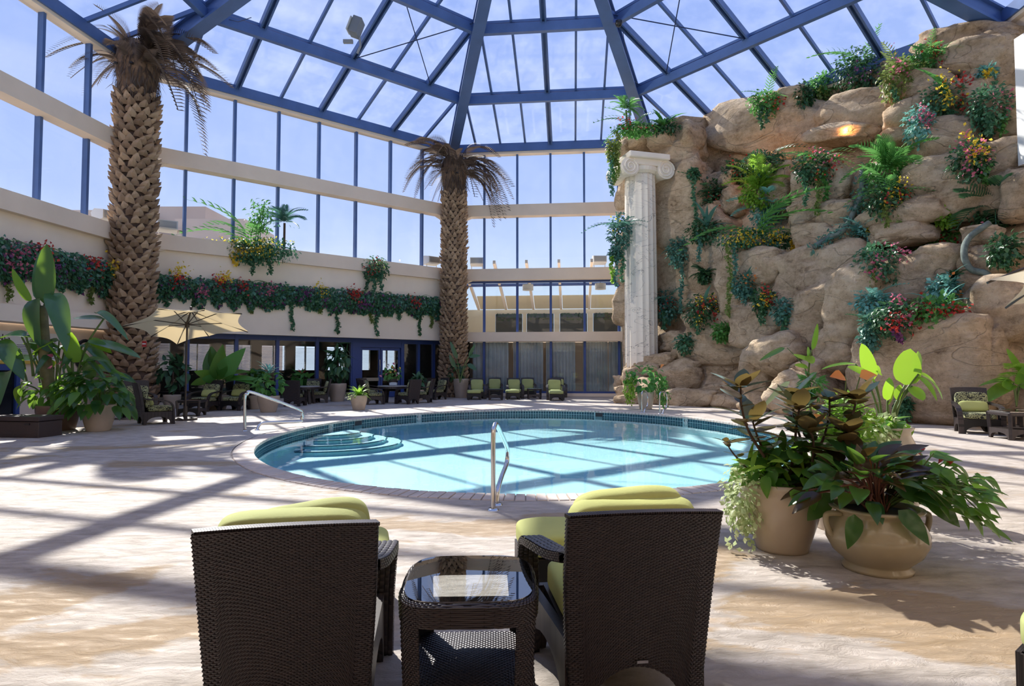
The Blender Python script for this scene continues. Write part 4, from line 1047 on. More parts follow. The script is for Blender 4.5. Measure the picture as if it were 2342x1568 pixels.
def chair(name, lab, loc, rz, w=.66, H=.93, cmat=None, pil=None, fine=False, group=None, cushion_out=False):
    o = thing(name, lab, 'chair', loc, rz, group); cmat = cmat or PATT
    def bp(u_, v_, off=0):   # backrest surface; v from the floor to the top
        wd = w * (.87 + .13 * v_ + .03 * sin(pi * v_)) ; x_ = (u_ - .5) * wd
        y_ = -.30 - .02 * v_ - .13 * v_ ** 2 - .035 * (1 - (2 * u_ - 1) ** 2) * v_ ** .5 + off
        zb = .20 * max(0, 1 - (abs(2 * u_ - 1) / .78) ** 2) ** .6 + .005 if True else 0
        zt_ = H + .015 * (1 - (2 * u_ - 1) ** 2)
        return Vector((x_, y_, zb + (zt_ - zb) * v_))
    if fine:
        bo = weave_part('backrest', lambda a_, c_: bp(a_, c_, -.022), 52, 98, o, .0055, False)
        bo2 = MB().grid(lambda a_, c_: bp(a_, c_, .022), 14, 14).obj('backrest_inner', WICK, bo, world=False, smooth=True)
        for uu in (0, 1):
            weave_part('backrest_side', lambda a_, c_, uu=uu: bp(uu, c_, -.022 + .044 * a_), 4, 98, o, .005, uu == 0)
        ed = MB(); NE = 64
        for i in range(NE):
            p = bp((i + .5) / NE, 1, 0) + Vector((0, 0, .004)); ed.box(p, (w / NE * 1.25, .038, .014), Matrix.Rotation(.45, 3, 'Z') @ Matrix.Rotation(.12, 3, 'X'))
        ed.obj('braided_edge', STRAND, o, world=False, kind='stuff')
    else:
        mb = MB(); mb.grid(lambda a_, c_: bp(a_, c_, -.03), 10, 12); mb.grid(lambda a_, c_: bp(1 - a_, c_, .03), 10, 12)
        for uu in (0, 1): mb.grid(lambda a_, c_: bp(uu, c_, (-.03 + .06 * a_) * (1 if uu else -1)), 1, 12)
        mb.grid(lambda a_, c_: bp(a_, 1, -.03 + .06 * c_), 10, 1)
        mb.obj('backrest', WICK, o, world=False, smooth=False)
    for sx in (-1, 1):
        pts = [Vector(p) for p in arm_pts(sx, w)]
        def ap(u_, v_):
            k = u_ * (len(pts) - 1); i = min(int(k), len(pts) - 2); f = k - i
            q = [pts[max(i - 1, 0)], pts[i], pts[i + 1], pts[min(i + 2, len(pts) - 1)]]
            p = .5 * (2 * q[1] + (q[2] - q[0]) * f + (2 * q[0] - 5 * q[1] + 4 * q[2] - q[3]) * f * f + (3 * q[1] - q[0] - 3 * q[2] + q[3]) * f ** 3)
            tn = (pts[i + 1] - pts[i]).normalized(); tn.x = 0
            nn = Vector((0, -tn.z, tn.y)).normalized()
            cs = [(-.052, -.02), (.052, -.02), (.052, .02), (-.052, .02), (-.052, -.02)]
            kk = v_ * 4; ii = min(int(kk), 3); ff = kk - ii
            cx_ = cs[ii][0] + (cs[ii + 1][0] - cs[ii][0]) * ff; cz_ = cs[ii][1] + (cs[ii + 1][1] - cs[ii][1]) * ff
            return p + Vector((cx_, 0, 0)) + nn * cz_
        if fine: weave_part('armrest', ap, 66, 16, o, .005, False)
        else: MB().grid(ap, 12, 4).obj('armrest', WICK, o, world=False)
    base = MB(); hw = w * .44
    for sx in (-1, 1): arch(base, (sx * hw, -.31), (sx * hw * 1.2, .37), .33, .07, .2, .045)
    arch(base, (-hw * 1.2, .37), (hw * 1.2, .37), .33, .07, .18, .045)
    base.box((0, .03, .31), (hw * 2, .66, .05)); base.obj('seat_base', WICK, o, world=False)
    c1 = mk('seat_cushion', cushion_mesh('seat_cushion', w * .86, .62, .15, cmat), o, False, M=Matrix.Translation((0, .09, .40)))
    M = Matrix.Translation((0, -.255, .68)) @ Matrix.Rotation(radians(104), 4, 'X')
    c2 = mk('back_cushion', cushion_mesh('back_cushion', w * .9, .49, .14, cmat, tuft=(cmat is not PATT)), o, False, M=M)
    if pil is not None:
        mk('pillow', cushion_mesh('pillow', w * .8, .26, .14, pil, .5, puff=.5), o, False, M=Matrix.Translation((0, -.14, .60)) @ Matrix.Rotation(radians(112), 4, 'X'))
    return o
def ottoman(lab, loc, rz, mat, fine=False, group=None, w=.64, d=.52):
    o = thing('ottoman', lab, 'ottoman', loc, rz, group); base = MB()
    for sx in (-1, 1): arch(base, (sx * w * .46, -d * .46), (sx * w * .46, d * .46), .30, .06, .17, .04)
    for sy in (-1, 1): arch(base, (-w * .46, sy * d * .46), (w * .46, sy * d * .46), .30, .06, .17, .04)
    base.box((0, 0, .28), (w * .9, d * .9, .04)); base.obj('woven_base', WICK, o, world=False)
    mk('seat_cushion', cushion_mesh('seat_cushion', w, d, .16, mat), o, False, M=Matrix.Translation((0, 0, .375)))
    return o
# ------------------------------------------------------------------ foreground pair of lounge chairs, their ottomans, the side table
chair('lounge_chair', 'large dark wicker lounge chair in left foreground seen from behind', (-.955, 2.80, 0), radians(12.5), .67, .885, CUSH2, None, True)
c_ = bpy.data.objects['lounge_chair']
mk('pillow', cushion_mesh('pillow', .50, .28, .13, CUSH2, .5, puff=.5), c_, False, M=Matrix.Translation((.06, -.22, .80)) @ Matrix.Rotation(radians(106), 4, 'X') @ Matrix.Rotation(radians(7), 4, 'Z'))
chair('lounge_chair', 'large dark wicker lounge chair in right foreground seen from behind', (.50, 3.02, 0), radians(7), .66, .885, CUSH, None, True)
c_ = bpy.data.objects['lounge_chair.001']
mk('pillow', cushion_mesh('pillow', .52, .30, .15, CUSH, .5, puff=.6), c_, False, M=Matrix.Translation((.0, -.22, .81)) @ Matrix.Rotation(radians(106), 4, 'X') @ Matrix.Rotation(radians(3), 4, 'Z'))
MB().box((.02, -.345, .235), (.05, .012, .012)).obj('staple', CHROME, c_, world=False)
ottoman('green cushioned ottoman in front of the left foreground chair', (-1.10, 3.88, 0), radians(12.5), CUSH)
ottoman('green cushioned ottoman in front of the right foreground chair', (.36, 4.13, 0), radians(7), CUSH)
ottoman('green ottoman cut by the right edge of the photo', (2.57, 2.60, 0), radians(38), CUSH2, w=.7, d=.6)
tb_ = thing('side_table', 'woven side table with glass top between the two foreground chairs', 'table', (-.19, 2.80, 0), radians(2))
TA, TBB, TH = .285, .325, .535
def tout(th, k=1.0, e=.42):
    c_, s_ = cos(th), sin(th)
    return Vector((TA * k * math.copysign(abs(c_) ** e, c_) * (1 + .05 * (1 - abs(s_))), TBB * k * math.copysign(abs(s_) ** e, s_), 0))
def shell(name, t0, t1, z0, z1, nu, nv):
    def pt(u_, v_):
        p = tout(t0 + (t1 - t0) * u_, 1 - .07 * (1 - (z0 + (z1 - z0) * v_) / TH)); p.z = z0 + (z1 - z0) * v_
        return p
    return weave_part(name, pt, nu, nv, tb_, .005)
shell('apron', 0, 2 * pi, .455, TH, 96, 10)
for q in range(4):
    tm = pi / 4 + q * pi / 2
    shell('leg', tm - .36, tm + .36, .0, .455, 14, 50)
for q in range(4):
    tm = q * pi / 2; shell('lower_rail', tm - .40, tm + .40, .06, .15, 24, 10)
def rim(u_, v_):
    p = tout(2 * pi * (1 - u_), .86 + .14 * v_); p.z = TH + .012 * sin(pi * v_)
    return p
weave_part('top_rim', rim, 110, 6, tb_, .005)
def shelf(u_, v_): return Vector(((u_ - .5) * .50, (v_ - .5) * .58, .185 + .012 * sin(pi * u_) * sin(pi * v_)))
sh = weave_part('shelf', shelf, 40, 52, tb_, .005)
mb = MB(); N_ = 72; gt = [tout(2 * pi * i / N_, .93) for i in range(N_)]
mb.add([p + Vector((0, 0, TH + .022)) for p in gt] + [p + Vector((0, 0, TH + .014)) for p in gt], [tuple(range(N_))] + [(i, N_ + i, N_ + (i + 1) % N_, (i + 1) % N_) for i in range(N_)])
mb.obj('glass_top', TOPGLASS, tb_, world=False)
mb = MB(); inn = [tout(2 * pi * i / N_, .86) for i in range(N_)]; inn2 = [Vector((math.copysign(min(abs(p.x), .17), p.x), math.copysign(min(abs(p.y), .19), p.y), 0)) for p in inn]
mb.add([p + Vector((0, 0, TH + .002)) for p in inn] + [p + Vector((0, 0, TH + .002)) for p in inn2], [(i, (i + 1) % N_, N_ + (i + 1) % N_, N_ + i) for i in range(N_)])
mb.obj('under_frame', WBASE, tb_, world=False)

# ------------------------------------------------------------------ furniture round the pool
def side_table(lab, loc, rz, w=.56, d=.56, h=.5, group=None, mat=None):
    o = thing('side_table', lab, 'table', loc, rz, group); mb = MB()
    for sx in (-1, 1): arch(mb, (sx * w * .45, -d * .45), (sx * w * .45, d * .45), .22, .06, .14, .045)
    for sy in (-1, 1): arch(mb, (-w * .45, sy * d * .45), (w * .45, sy * d * .45), .22, .06, .14, .045)
    mb.obj('lower_frame', WICK, o, world=False)
    for sx in (-1, 1):
        for sy in (-1, 1): MB().beam((sx * w * .43, sy * d * .43, .0), (sx * w * .47, sy * d * .47, h - .03), .06, .06).obj('leg', WICK, o, world=False)
    MB().box((0, 0, .2), (w * .85, d * .85, .03)).obj('shelf', WICK, o, world=False)
    mb = MB(); mb.box((0, 0, h - .05), (w, d, .08)); mb.obj('top', WICK, o, world=False, bevel=.02)
    MB().box((0, 0, h), (w * .88, d * .88, .012)).obj('glass_top', TOPGLASS, o, world=False)
    return o
def G(px, py): return gnd(px, py)
FACE = pi  # facing the camera
# five lounge chairs with ottomans before the back window
for px, py, lab in ((1090, 913, 'leftmost of the front row of green lounge chairs by the back window'), (1177, 912, 'middle of the front row of green lounge chairs by the back window'), (1271, 915, 'rightmost of the front row of green lounge chairs by the back window')):
    x_, y_, z_ = G(px, py)
    chair('pool_chair', lab, (x_, y_ + .55, 0), FACE + (.12 if px < 1200 else 0), .66, .98, CUSH2, None)
    ottoman('ottoman of the ' + lab.split(' of ')[0] + ' front-row green lounge chair', (x_ - (.1 if px < 1200 else 0), y_ - .32, 0), FACE + (.12 if px < 1200 else 0), CUSH if px < 1100 else CUSH2)
for px, py, lab in ((1131, 908.5, 'left one of the back row of green chairs against the curtains'), (1207, 908.5, 'middle one of the back row of green chairs against the curtains'), (1277, 908, 'right one of the back row of green chairs against the curtains')):
    x_, y_, z_ = G(px, py); chair('pool_chair', lab, (x_, y_, 0), FACE, .66, .98, CUSH2, None)
side_table('low dark table between left and middle front-row lounge chairs', (*G(1134, 914)[:2], 0), 0, .66, .55, .52)
side_table('low dark table between middle and right front-row lounge chairs', (*G(1222, 912)[:2], 0), 0, .66, .55, .52)
# dining group
def round_table(lab, loc, r=.75, h=.74, slab=WHITE):
    o = thing('dining_table', lab, 'table', loc)
    MB().lathe([(r, 0), (r, .035), (.02, .035)], 40, (0, 0, h - .04)).obj('table_top', simple('table_stone', (.34, .34, .34), .35), o, world=False)
    MB().lathe([(r * .95, 0), (r * .95, .08)], 40, (0, 0, h - .13)).obj('apron', WICK, o, world=False)
    for q in range(4):
        a_ = pi / 4 + q * pi / 2; MB().beam((cos(a_) * .42, sin(a_) * .42, 0), (cos(a_) * .3, sin(a_) * .3, h - .05), .09, .09).obj('leg', WICK, o, world=False)
    return o
tx, ty, _ = G(897, 921); tz = .74
round_table('round dining table with a flowering pot on top', (tx, ty, 0), .62)
def dchair(px, py, rz, lab): 
    x_, y_, z_ = G(px, py); return chair('dining_chair', lab, (x_, y_, 0), rz, .64, 1.0, PATT)
dchair(850, 924, -1.0, 'dark wicker dining chair left of the flower-topped table, back to the pool')
dchair(934, 923, .9, 'dark wicker dining chair right of the flower-topped table, back to the pool')
dchair(968, 920, 1.5, 'dark wicker dining chair at far right of the flower-topped table')
dchair(842, 915, -2.1, 'patterned dining chair half hidden behind the lime plant pot')
dchair(972, 912, .7, 'dark dining chair behind the right hand table chairs')
dchair(1000, 913, 2.3, 'patterned dining chair beside the far palm')
dchair(672, 928, .1, 'dark wicker dining chair seen from behind between two storefront posts')
dchair(731, 920, 1.9, 'dark wicker dining chair in profile beside the dark leafed pot')
dchair(711, 919, pi, 'patterned wicker chair facing the pool at the storefront')
round_table('round dining table behind the wicker chair at the storefront', (*G(697, 923)[:2], 0), .6)
tgo = thing('napkin_box', 'small pale box on the flower-topped dining table', 'box', (tx + .1, ty - .3, .74)); MB().box((0, 0, .07), (.3, .2, .12)).obj('box', simple('pale_box', (.5, .55, .58), .5), tgo, world=False, bevel=.01); MB().box((0, 0, .135), (.2, .05, .01)).obj('slot', WHITE, tgo, world=False)
# lounge group under the left umbrella
x_, y_, _ = G(352, 968); chair('club_chair', 'big dark wicker chair in profile beside the left plant pots', (x_, y_, 0), -.85, .8, 1.1, PATT, CUSH2)
x_, y_, _ = G(262, 958); chair('club_chair', 'dark wicker chair mostly hidden behind the left plant pots', (x_, y_, 0), -.7, .7, 1.0, PATT)
x_, y_, _ = G(316, 949); chair('club_chair', 'patterned chair whose top shows before the near palm trunk', (x_, y_, 0), -2.4, .72, 1.08, PATT)
x_, y_, _ = G(470, 939); chair('club_chair', 'left of two patterned chairs with green pillows facing the pool', (x_, y_, 0), pi - .25, .72, 1.04, PATT, CUSH)
x_, y_, _ = G(540, 937); chair('club_chair', 'right of two patterned chairs with green pillows facing the pool', (x_, y_, 0), pi - .2, .72, 1.04, PATT, CUSH)
side_table('low dark wicker table before the patterned pillow chairs', (*G(438, 950)[:2], 0), .1, .7, .6, .5)
x_, y_, _ = G(395, 925); side_table('dark wicker table under the left umbrella pole', (x_, y_, 0), 0, 1.1, .8, .55)
# deck box
xb, yb, _ = G(48, 1001)
db = thing('deck_box', 'low dark brown storage box at the left edge of the photo', 'box', (xb - .2, yb + .35, 0), -.12)
BX = simple('brown_box', (.045, .03, .028), .5, bstr=.2, bscale=60)
MB().box((0, 0, .17), (1.25, .6, .34)).obj('body', BX, db, world=False, bevel=.015); MB().box((0, 0, .40), (1.29, .64, .1)).obj('lid', BX, db, world=False, bevel=.015); MB().box((.36, -.31, .29), (.12, .02, .035)).obj('hand_slot', BLACK, db, world=False)
# right hand group
x_, y_, _ = G(2240, 990); chair('club_chair', 'patterned wicker chair with green pillow under the right umbrella', (x_, y_ + .1, 0), pi - .35, .72, 1.02, PATT, CUSH)
x_, y_, _ = G(2268, 990); o = side_table('narrow dark wicker table right of the patterned chair', (x_ + .12, y_ - .55, 0), -.15, .42, .5, .58)
x_, y_, _ = G(2325, 1003); o = side_table('square dark wicker table at the right edge of the photo', (x_, y_, 0), -.1, .72, .72, .58)
# ------------------------------------------------------------------ umbrellas
CANV = leafmat('canvas', (.66, .59, .43), (.68, .61, .45), .8, .35, (.80, .62, .34)); POLE = simple('umbrella_pole', (.035, .025, .02), .45)
def umbrella(lab, ctr, rim_, apex, scallop, pole_xy):
    o = thing('umbrella', lab, 'umbrella', (pole_xy[0], pole_xy[1], 0)); n_ = len(rim_); mb = MB(); K = 6
    for i in range(n_):
        A = Vector(rim_[i]); B = Vector(rim_[(i + 1) % n_]); C_ = Vector(apex)
        def f(u_, v_):
            e_ = A + (B - A) * u_; sag = (C_ - e_) * (scallop * sin(pi * u_)); e_ = e_ + sag
            p = C_ + (e_ - C_) * v_; p.z -= .06 * sin(pi * v_) + .05 * sin(pi * u_) * v_
            return p
        mb.grid(f, 8, K)
    mb.obj('canopy', CANV, o, smooth=True)
    hub = Vector(ctr)
    MB().lathe([(.0, -.08), (.06, -.08), (.06, .08), (0, .08)], 12, hub).obj('hub', POLE, o)
    for p in rim_:
        p = Vector(p); q = Vector(apex) + (p - Vector(apex)) * .55 + Vector((0, 0, -.05))
        rb = MB().tube([Vector(apex) + Vector((0, 0, -.04)), p + Vector((0, 0, -.03))], .014, 6).obj('rib', POLE, o)
        MB().tube([hub, q], .012, 6).obj('strut', POLE, rb)
    MB().tube([(pole_xy[0], pole_xy[1], 0), (ctr[0], ctr[1], ctr[2]), Vector(apex)], .026, 10).obj('pole', POLE, o)
    MB().lathe([(.0, .1), (.04, .08), (.03, 0), (0, 0)], 10, Vector(apex)).obj('finial', POLE, o)
    MB().lathe([(.32, 0), (.32, .06), (.06, .1), (.05, .4)], 20, (pole_xy[0], pole_xy[1], 0)).obj('foot', POLE, o)
    return o
rm_ = [at(280, 744, 17.4), at(362, 704, 16.0), at(467, 707, 15.9), at(553, 715, 16.2), at(567, 757, 17.7), at(478, 768, 19.0), at(405, 787, 19.3), at(345, 768, 18.7)]
ap = at(437, 708, 17.5); ce = at(428, 742, 17.5)
umbrella('tilted cream market umbrella over the left seating group', ce, rm_, ap, .12, ce)
cx_, cy_, cz_ = 6.55, 6.6, 2.75
rm_ = []
for i in range(8):
    a_ = 2 * pi * i / 8 + pi; rr = 1.62
    rm_.append(Vector((cx_ + rr * cos(a_), cy_ + rr * sin(a_) * .9, 2.32 + (.0 if i % 2 == 0 else .03))))
tip = at(2258, 640, 6.4); rm_[0] = tip; rm_[1] = at(2360, 668, 5.6); rm_[7] = at(2330, 622, 7.4)
umbrella('cream umbrella reaching in at the right edge of the photo', (cx_, cy_, 2.55), rm_, (cx_, cy_, 3.0), .13, (cx_, cy_))
# ------------------------------------------------------------------ pool rails
def rail(name, lab, loc, rz, pts, r=.024, esc=((0, 0),), parts=None):
    o = thing(name, lab, 'handrail', loc, rz); MB().tube(pts, r, 12).obj('rail', CHROME, o, world=False, smooth=True)
    for e_ in esc: MB().lathe([(.0, .02), (.05, .02), (.062, 0)], 18, (e_[0], e_[1], 0)).obj('escutcheon', CHROME, o, world=False, smooth=True)
    return o
def smooth_path(pts, n_=8):
    P = [Vector(p) for p in pts]; out = []
    for i in range(len(P) - 1):
        q = [P[max(i - 1, 0)], P[i], P[i + 1], P[min(i + 2, len(P) - 1)]]
        for k in range(n_):
            f = k / n_; out.append(.5 * (2 * q[1] + (q[2] - q[0]) * f + (2 * q[0] - 5 * q[1] + 4 * q[2] - q[3]) * f * f + (3 * q[1] - q[0] - 3 * q[2] + q[3]) * f ** 3))
    return out + [P[-1]]
a0 = Vector(gnd(1128, 1166)); 
fp = [(0, 0, 0), (0, 0, .4), (0, .0, .78), (.01, .06, .875), (.03, .16, .88), (.08, .45, .74), (.13, .75, .58), (.145, .86, .49), (.135, .84, .36), (.08, .5, .26), (.045, .30, .16), (.035, .25, .05), (.035, .25, 0)]
rail('pool_handrail', 'chrome figure four handrail at the near edge of the pool', a0, 0, smooth_path(fp), .026, ((0, 0), (.035, .25)))
b0 = Vector(gnd(560, 985)); q = [Vector(gnd(560, 985)), at(560, 912, b0.y), at(566, 900, b0.y + .02), at(580, 898, b0.y + .12), at(680, 934, b0.y + 1.0), at(691, 945, b0.y + 1.1), at(690, 957, b0.y + 1.1), at(682, 964, b0.y + 1.02), at(610, 966, b0.y + .4), at(594, 971, b0.y + .28), Vector(gnd(588, 983))]
q = [p - b0 for p in q]
rail('pool_handrail', 'chrome figure four handrail at the left side of the pool by the steps', b0, 0, smooth_path(q), .036, ((0, 0), (q[-1].x, q[-1].y)))
for px, py, lab in ((1468, 943, 'left curved grab rail of the far pool ladder'), (1509, 946, 'right curved grab rail of the far pool ladder')):
    g0 = Vector(gnd(px, py)); d = Vector((g0.x - PC.x, g0.y - PC.y, 0)).normalized()
    pts = [d * .0, d * .0 + Vector((0, 0, .5)), d * .04 + Vector((0, 0, .66)), d * .2 + Vector((0, 0, .72)), d * .42 + Vector((0, 0, .68)), d * .55 + Vector((0, 0, .5)), d * .5 + Vector((0, 0, .2)), d * .3 + Vector((0, 0, .1)), d * .22 + Vector((0, 0, 0))]
    pts = [Vector((p.x - .35 * (1 if p.length > .3 and False else 0), p.y, p.z)) for p in pts]
    rail('ladder_rail', lab, g0, 0, smooth_path(pts), .024, ((0, 0), (d.x * .22, d.y * .22)))
# ------------------------------------------------------------------ planting on the rock
def shrub(lab, px, py, hw, hh, mat=L_IVY, fl=None, nfl=0, trails=(), fronds=0, fmat=None, ftype=0, n=None, leaf=None, p=None, cat='shrub', name='rock_shrub', leafT=None):
    P = Vector(p) if p is not None else rockhit(px, py) + Vector((RN.x, RN.y, 0)) * .12; hw *= 1.2; hh *= 1.22
    k = P.y / FPX; rx, rz = hw * k, hh * k; ry = min(rx, rz) * .8; seed = int(px * 7 + py * 13)
    o = thing(name, lab, cat, P)
    n = n or int(260 + rx * rz * 1000)
    ls = leaf or .135
    pos, d, up = clump(n, (rx, ry, rz), (0, 0, 0), seed, .55, .35)
    g = np.random.default_rng(seed)
    stuff('foliage', scatter(leafT or TL, pos, d, up, ls * g.uniform(.7, 1.3, n)), mat, o, False)
    if fl is not None:
        fls = fl if isinstance(fl, (list, tuple)) else [fl]
        for q, fm in enumerate(fls):
            gg = np.random.default_rng(seed + 5 + q); c = [(gg.uniform(-.6, .6) * rx, -ry * .75, gg.uniform(-.5, .8) * rz) for _ in range(4)]
            m_ = int((nfl or 46) * 1.3); ci = gg.integers(0, 4, m_); pos = np.array([c[i] for i in ci]) + gg.normal(size=(m_, 3)) * np.array([rx, ry * .5, rz]) * .2
            stuff('flowers', scatter(TPET, pos, gg.normal(size=(m_, 3)) + [0, -.6, .1], gg.normal(size=(m_, 3)) + [0, -.5, .6], .11), fm, o, False)
    for q, (dx, L_, tm) in enumerate(trails):
        p0 = (dx * k, -ry * .55, -rz * .3); nn = int(30 + L_ * k * 75); pos, d, up = vine(p0, L_ * k, nn, seed + q)
        stuff('trailing_vine', scatter(TL, pos, d, up, .12), tm, o, False)
    if fronds:
        T = (TFERN, TPALM, TSTRAP)[ftype]; gg = random.Random(seed + 3)
        me = npmesh('frond', T[0], T[1], fmat or mat, True)
        for q in range(fronds):
            a_ = gg.uniform(pi * .85, pi * 2.15) if ftype != 2 else gg.uniform(0, 2 * pi); el = gg.uniform(.05, 1.25)
            dd = Vector((cos(a_) * cos(el), sin(a_) * cos(el) * .8, sin(el))); ln = max(rx, rz) * gg.uniform(1.0, 1.75) * (1.3 if ftype == 1 else 1)
            x_ = dd.cross(Vector((0, 0, 1))).normalized(); z_ = x_.cross(dd)
            M = Matrix((x_ * ln, dd * ln, z_ * ln)).transposed().to_4x4(); M.translation = (0, -ry * .2, rz * .1)
            mk('frond', me, o, False, M=M)
    return o
T_ = L_OLIVE
shrub('ferny shrub with red berries at the left end of the rock top', 1757, 238, 40, 26, L_MID, L_RED, 30, ((-20, 55, L_DARK), (-5, 40, L_IVY)), 6, L_MID)
shrub('small dark ivy clump on the rock top between two ferny shrubs', 1842, 222, 18, 30, L_DARK)
shrub('light ivy with two long thin vines on the rock top', 1890, 196, 34, 26, L_MID, None, 0, ((-22, 130, T_), (-6, 90, T_)))
shrub('largest dark bushy mound on the rock top, long vine below it', 1978, 165, 60, 50, L_DARK, L_PURP, 40, ((-16, 115, L_IVY), (22, 70, L_IVY), (-45, 60, L_DARK)), 6, L_MID)
shrub('yellowish fern trailing pink buds right of the dark mound', 2052, 185, 34, 48, L_OLIVE, L_PINK, 26, ((-14, 70, L_IVY),), 7, L_OLIVE)
shrub('arching green fern with red berries at top right of the rock', 2125, 145, 44, 36, L_MID, L_RED, 34, ((-25, 50, T_),), 12, L_MID)
shrub('teal agave with yellow orchid sprays at upper right of the rock', 2258, 172, 20, 16, L_TEAL, L_YEL, 60, (), 14, L_TEAL, 2)
shrub('trailing ivy mass below the teal agave', 2268, 250, 42, 52, L_IVY, L_PINK, 20, ((-20, 50, L_IVY), (10, 50, L_MID)))
shrub('yellow orchid shrub with broad leaves on the upper right ledge', 2168, 238, 58, 42, L_IVY, [L_YEL, L_RED], 60, ((40, 60, L_MID),), 5, L_MID, 2)
shrub('pink flowered hanging clump beside the yellow orchid shrub', 2105, 290, 30, 42, L_TEAL, L_PINK, 60)
shrub('pink flowered bush with yellow sprays at right of the rock', 2220, 372, 42, 48, L_DARK, [L_PINK, L_YEL], 60, ((18, 40, L_MID),))
shrub('dark fern below the left glowing niche', 1755, 380, 46, 30, L_DARK, None, 0, (), 9, L_DARK)
shrub('reddish dark clump left of the left glowing niche', 1690, 395, 32, 24, L_DARK, L_RED, 14, (), 4, L_DARK)
shrub('ferny clump with red berries and pale vines on a central boulder', 1870, 384, 50, 34, L_DARK, [L_RED, L_PINK], 26, ((-35, 80, L_IVY), (-5, 100, T_), (12, 70, L_MID), (42, 80, L_IVY)), 8, L_MID)
shrub('tall palm fronds shrub right of the rock centre', 2032, 395, 38, 40, L_MID, None, 0, ((45, 70, L_LIME),), 16, L_MID, 1)
shrub('red flecked shrub at the foot of the tall palm fronds', 2035, 458, 52, 38, L_DARK, [L_RED, L_YEL], 30, ((-20, 50, T_), (12, 60, T_)), 6, L_MID)
shrub('light green palm clump high at left centre of the rock', 1735, 440, 36, 32, L_LIME, None, 0, (), 14, L_LIME, 1)
shrub('bluish palm clump below the light green palm clump', 1760, 492, 34, 26, L_TEAL, None, 0, ((40, 60, T_),), 12, L_TEAL, 1)
shrub('dark bushy fern hanging near the white column top', 1625, 455, 27, 42, L_DARK, L_RED, 10, ((-8, 50, L_IVY),), 5, L_DARK)
shrub('small vine tuft on the rock right of the white column', 1590, 400, 12, 12, L_IVY, None, 0, ((0, 150, L_IVY),))
shrub('wide dark drooping palm at the right edge of the rock', 2275, 495, 52, 24, L_DARK, L_PINK, 20, ((10, 60, L_DARK),), 14, L_DARK, 1)
shrub('small lime leafed sprig above the bright green shrub', 2168, 500, 20, 16, L_LIME, None, 0, (), 6, L_LIME, 2)
shrub('bright green shrub with red flowers on the right ledge', 2157, 548, 58, 42, L_MID, L_RED, 40, ((-45, 40, L_PINK),), 0)
shrub('small dark clump with a long hanging vine right of the column', 1557, 575, 26, 30, L_IVYB, None, 0, ((0, 130, L_IVYB),), 4, L_IVYB)
shrub('dark spiky fronds below the dark bushy fern', 1618, 530, 42, 26, L_DARK, None, 0, ((-20, 60, L_IVYB), (26, 130, L_OLIVE)), 14, L_IVYB, 2)
shrub('dark round cycad at left of the rock middle', 1615, 632, 12, 14, L_DARK, None, 0, (), 22, L_DARK, 1)
shrub('bluish cycad with orange flower in the left middle of the rock', 1709, 655, 26, 26, L_IVYB, L_ORNG, 14, ((-6, 100, L_IVYB), (14, 90, L_DARK)), 18, L_IVYB, 2)
shrub('long yellow flowered shrub draped over the big round boulder', 1735, 548, 88, 24, L_IVY, [L_YEL, L_YEL], 70, ((-70, 170, L_OLIVE), (-58, 120, L_IVYB), (20, 60, L_IVYB), (40, 60, L_IVYB), (75, 80, L_YEL), (88, 70, L_IVYB)), 6, L_MID)
shrub('blue grey fern beside yellow flowers at right centre of the rock', 1980, 545, 24, 34, L_TEAL, L_YEL, 50, (), 12, L_TEAL)
shrub('pink dotted ivy bush under the blue grey fern', 2014, 602, 48, 42, L_IVY, L_PINK, 50, ((-30, 50, T_), (30, 50, L_IVY)))
shrub('dark evergreen sprig beside the column foot', 1529, 700, 26, 34, L_IVYB, L_RED, 16, ((-10, 40, L_IVY),), 9, L_IVYB)
shrub('red and yellow bromeliad bush low on the left of the rock', 1612, 712, 40, 34, L_DARK, [L_YEL, L_RED], 46, ((-20, 40, L_IVY),), 8, L_IVYB, 2)
shrub('red hanging flowers beside the bluish cycad', 1752, 690, 26, 28, L_DARK, [L_RED, L_YEL], 34, ((-10, 40, L_DARK),))
shrub('ivy trail ending in a blue frond low in the rock middle', 1795, 712, 20, 26, L_IVYB, None, 0, ((0, 90, L_IVY), (8, 60, L_TEAL)))
shrub('teal feathery bush on the lower right ledge', 2000, 695, 38, 26, L_TEAL, None, 0, (), 8, L_TEAL)
shrub('red flowered dark bush along the lower right ledge', 2065, 728, 58, 38, L_DARK, [L_RED, L_PINK], 60, ((-20, 40, L_PURP),))
shrub('silvery birds nest plants above the lower right ledge', 2165, 660, 34, 26, L_TEAL, L_ORNG, 8, (), 16, L_TEAL, 2)
shrub('dark cycad behind the silvery birds nest plants', 2185, 640, 14, 12, L_DARK, None, 0, (), 14, L_DARK, 1)
shrub('broad leaved bush with red blooms at the right end of the lower ledge', 2150, 712, 60, 34, L_MID, L_RED, 50, ((40, 30, L_MID),), 5, L_TEAL, 2)
shrub('dark fern trail hanging left of the white lit boulder', 1995, 760, 20, 44, L_IVYB, None, 0, (), 5, L_DARK)
shrub('low fern tuft left of the notch above the low rocks', 1572, 785, 22, 20, L_IVY, None, 0, (), 7, L_TEAL)
shrub('small fern tuft right of the notch above the low rocks', 1655, 760, 20, 18, L_MID, None, 0, (), 8, L_MID)
shrub('dark evergreen spray hanging at the far right of the rock', 2300, 575, 32, 34, L_DARK, None, 0, ((-10, 30, L_DARK),), 6, L_DARK)
shrub('small ivy growing at the foot of the big lower right boulder', 2070, 930, 14, 26, L_IVY, None, 0, ())
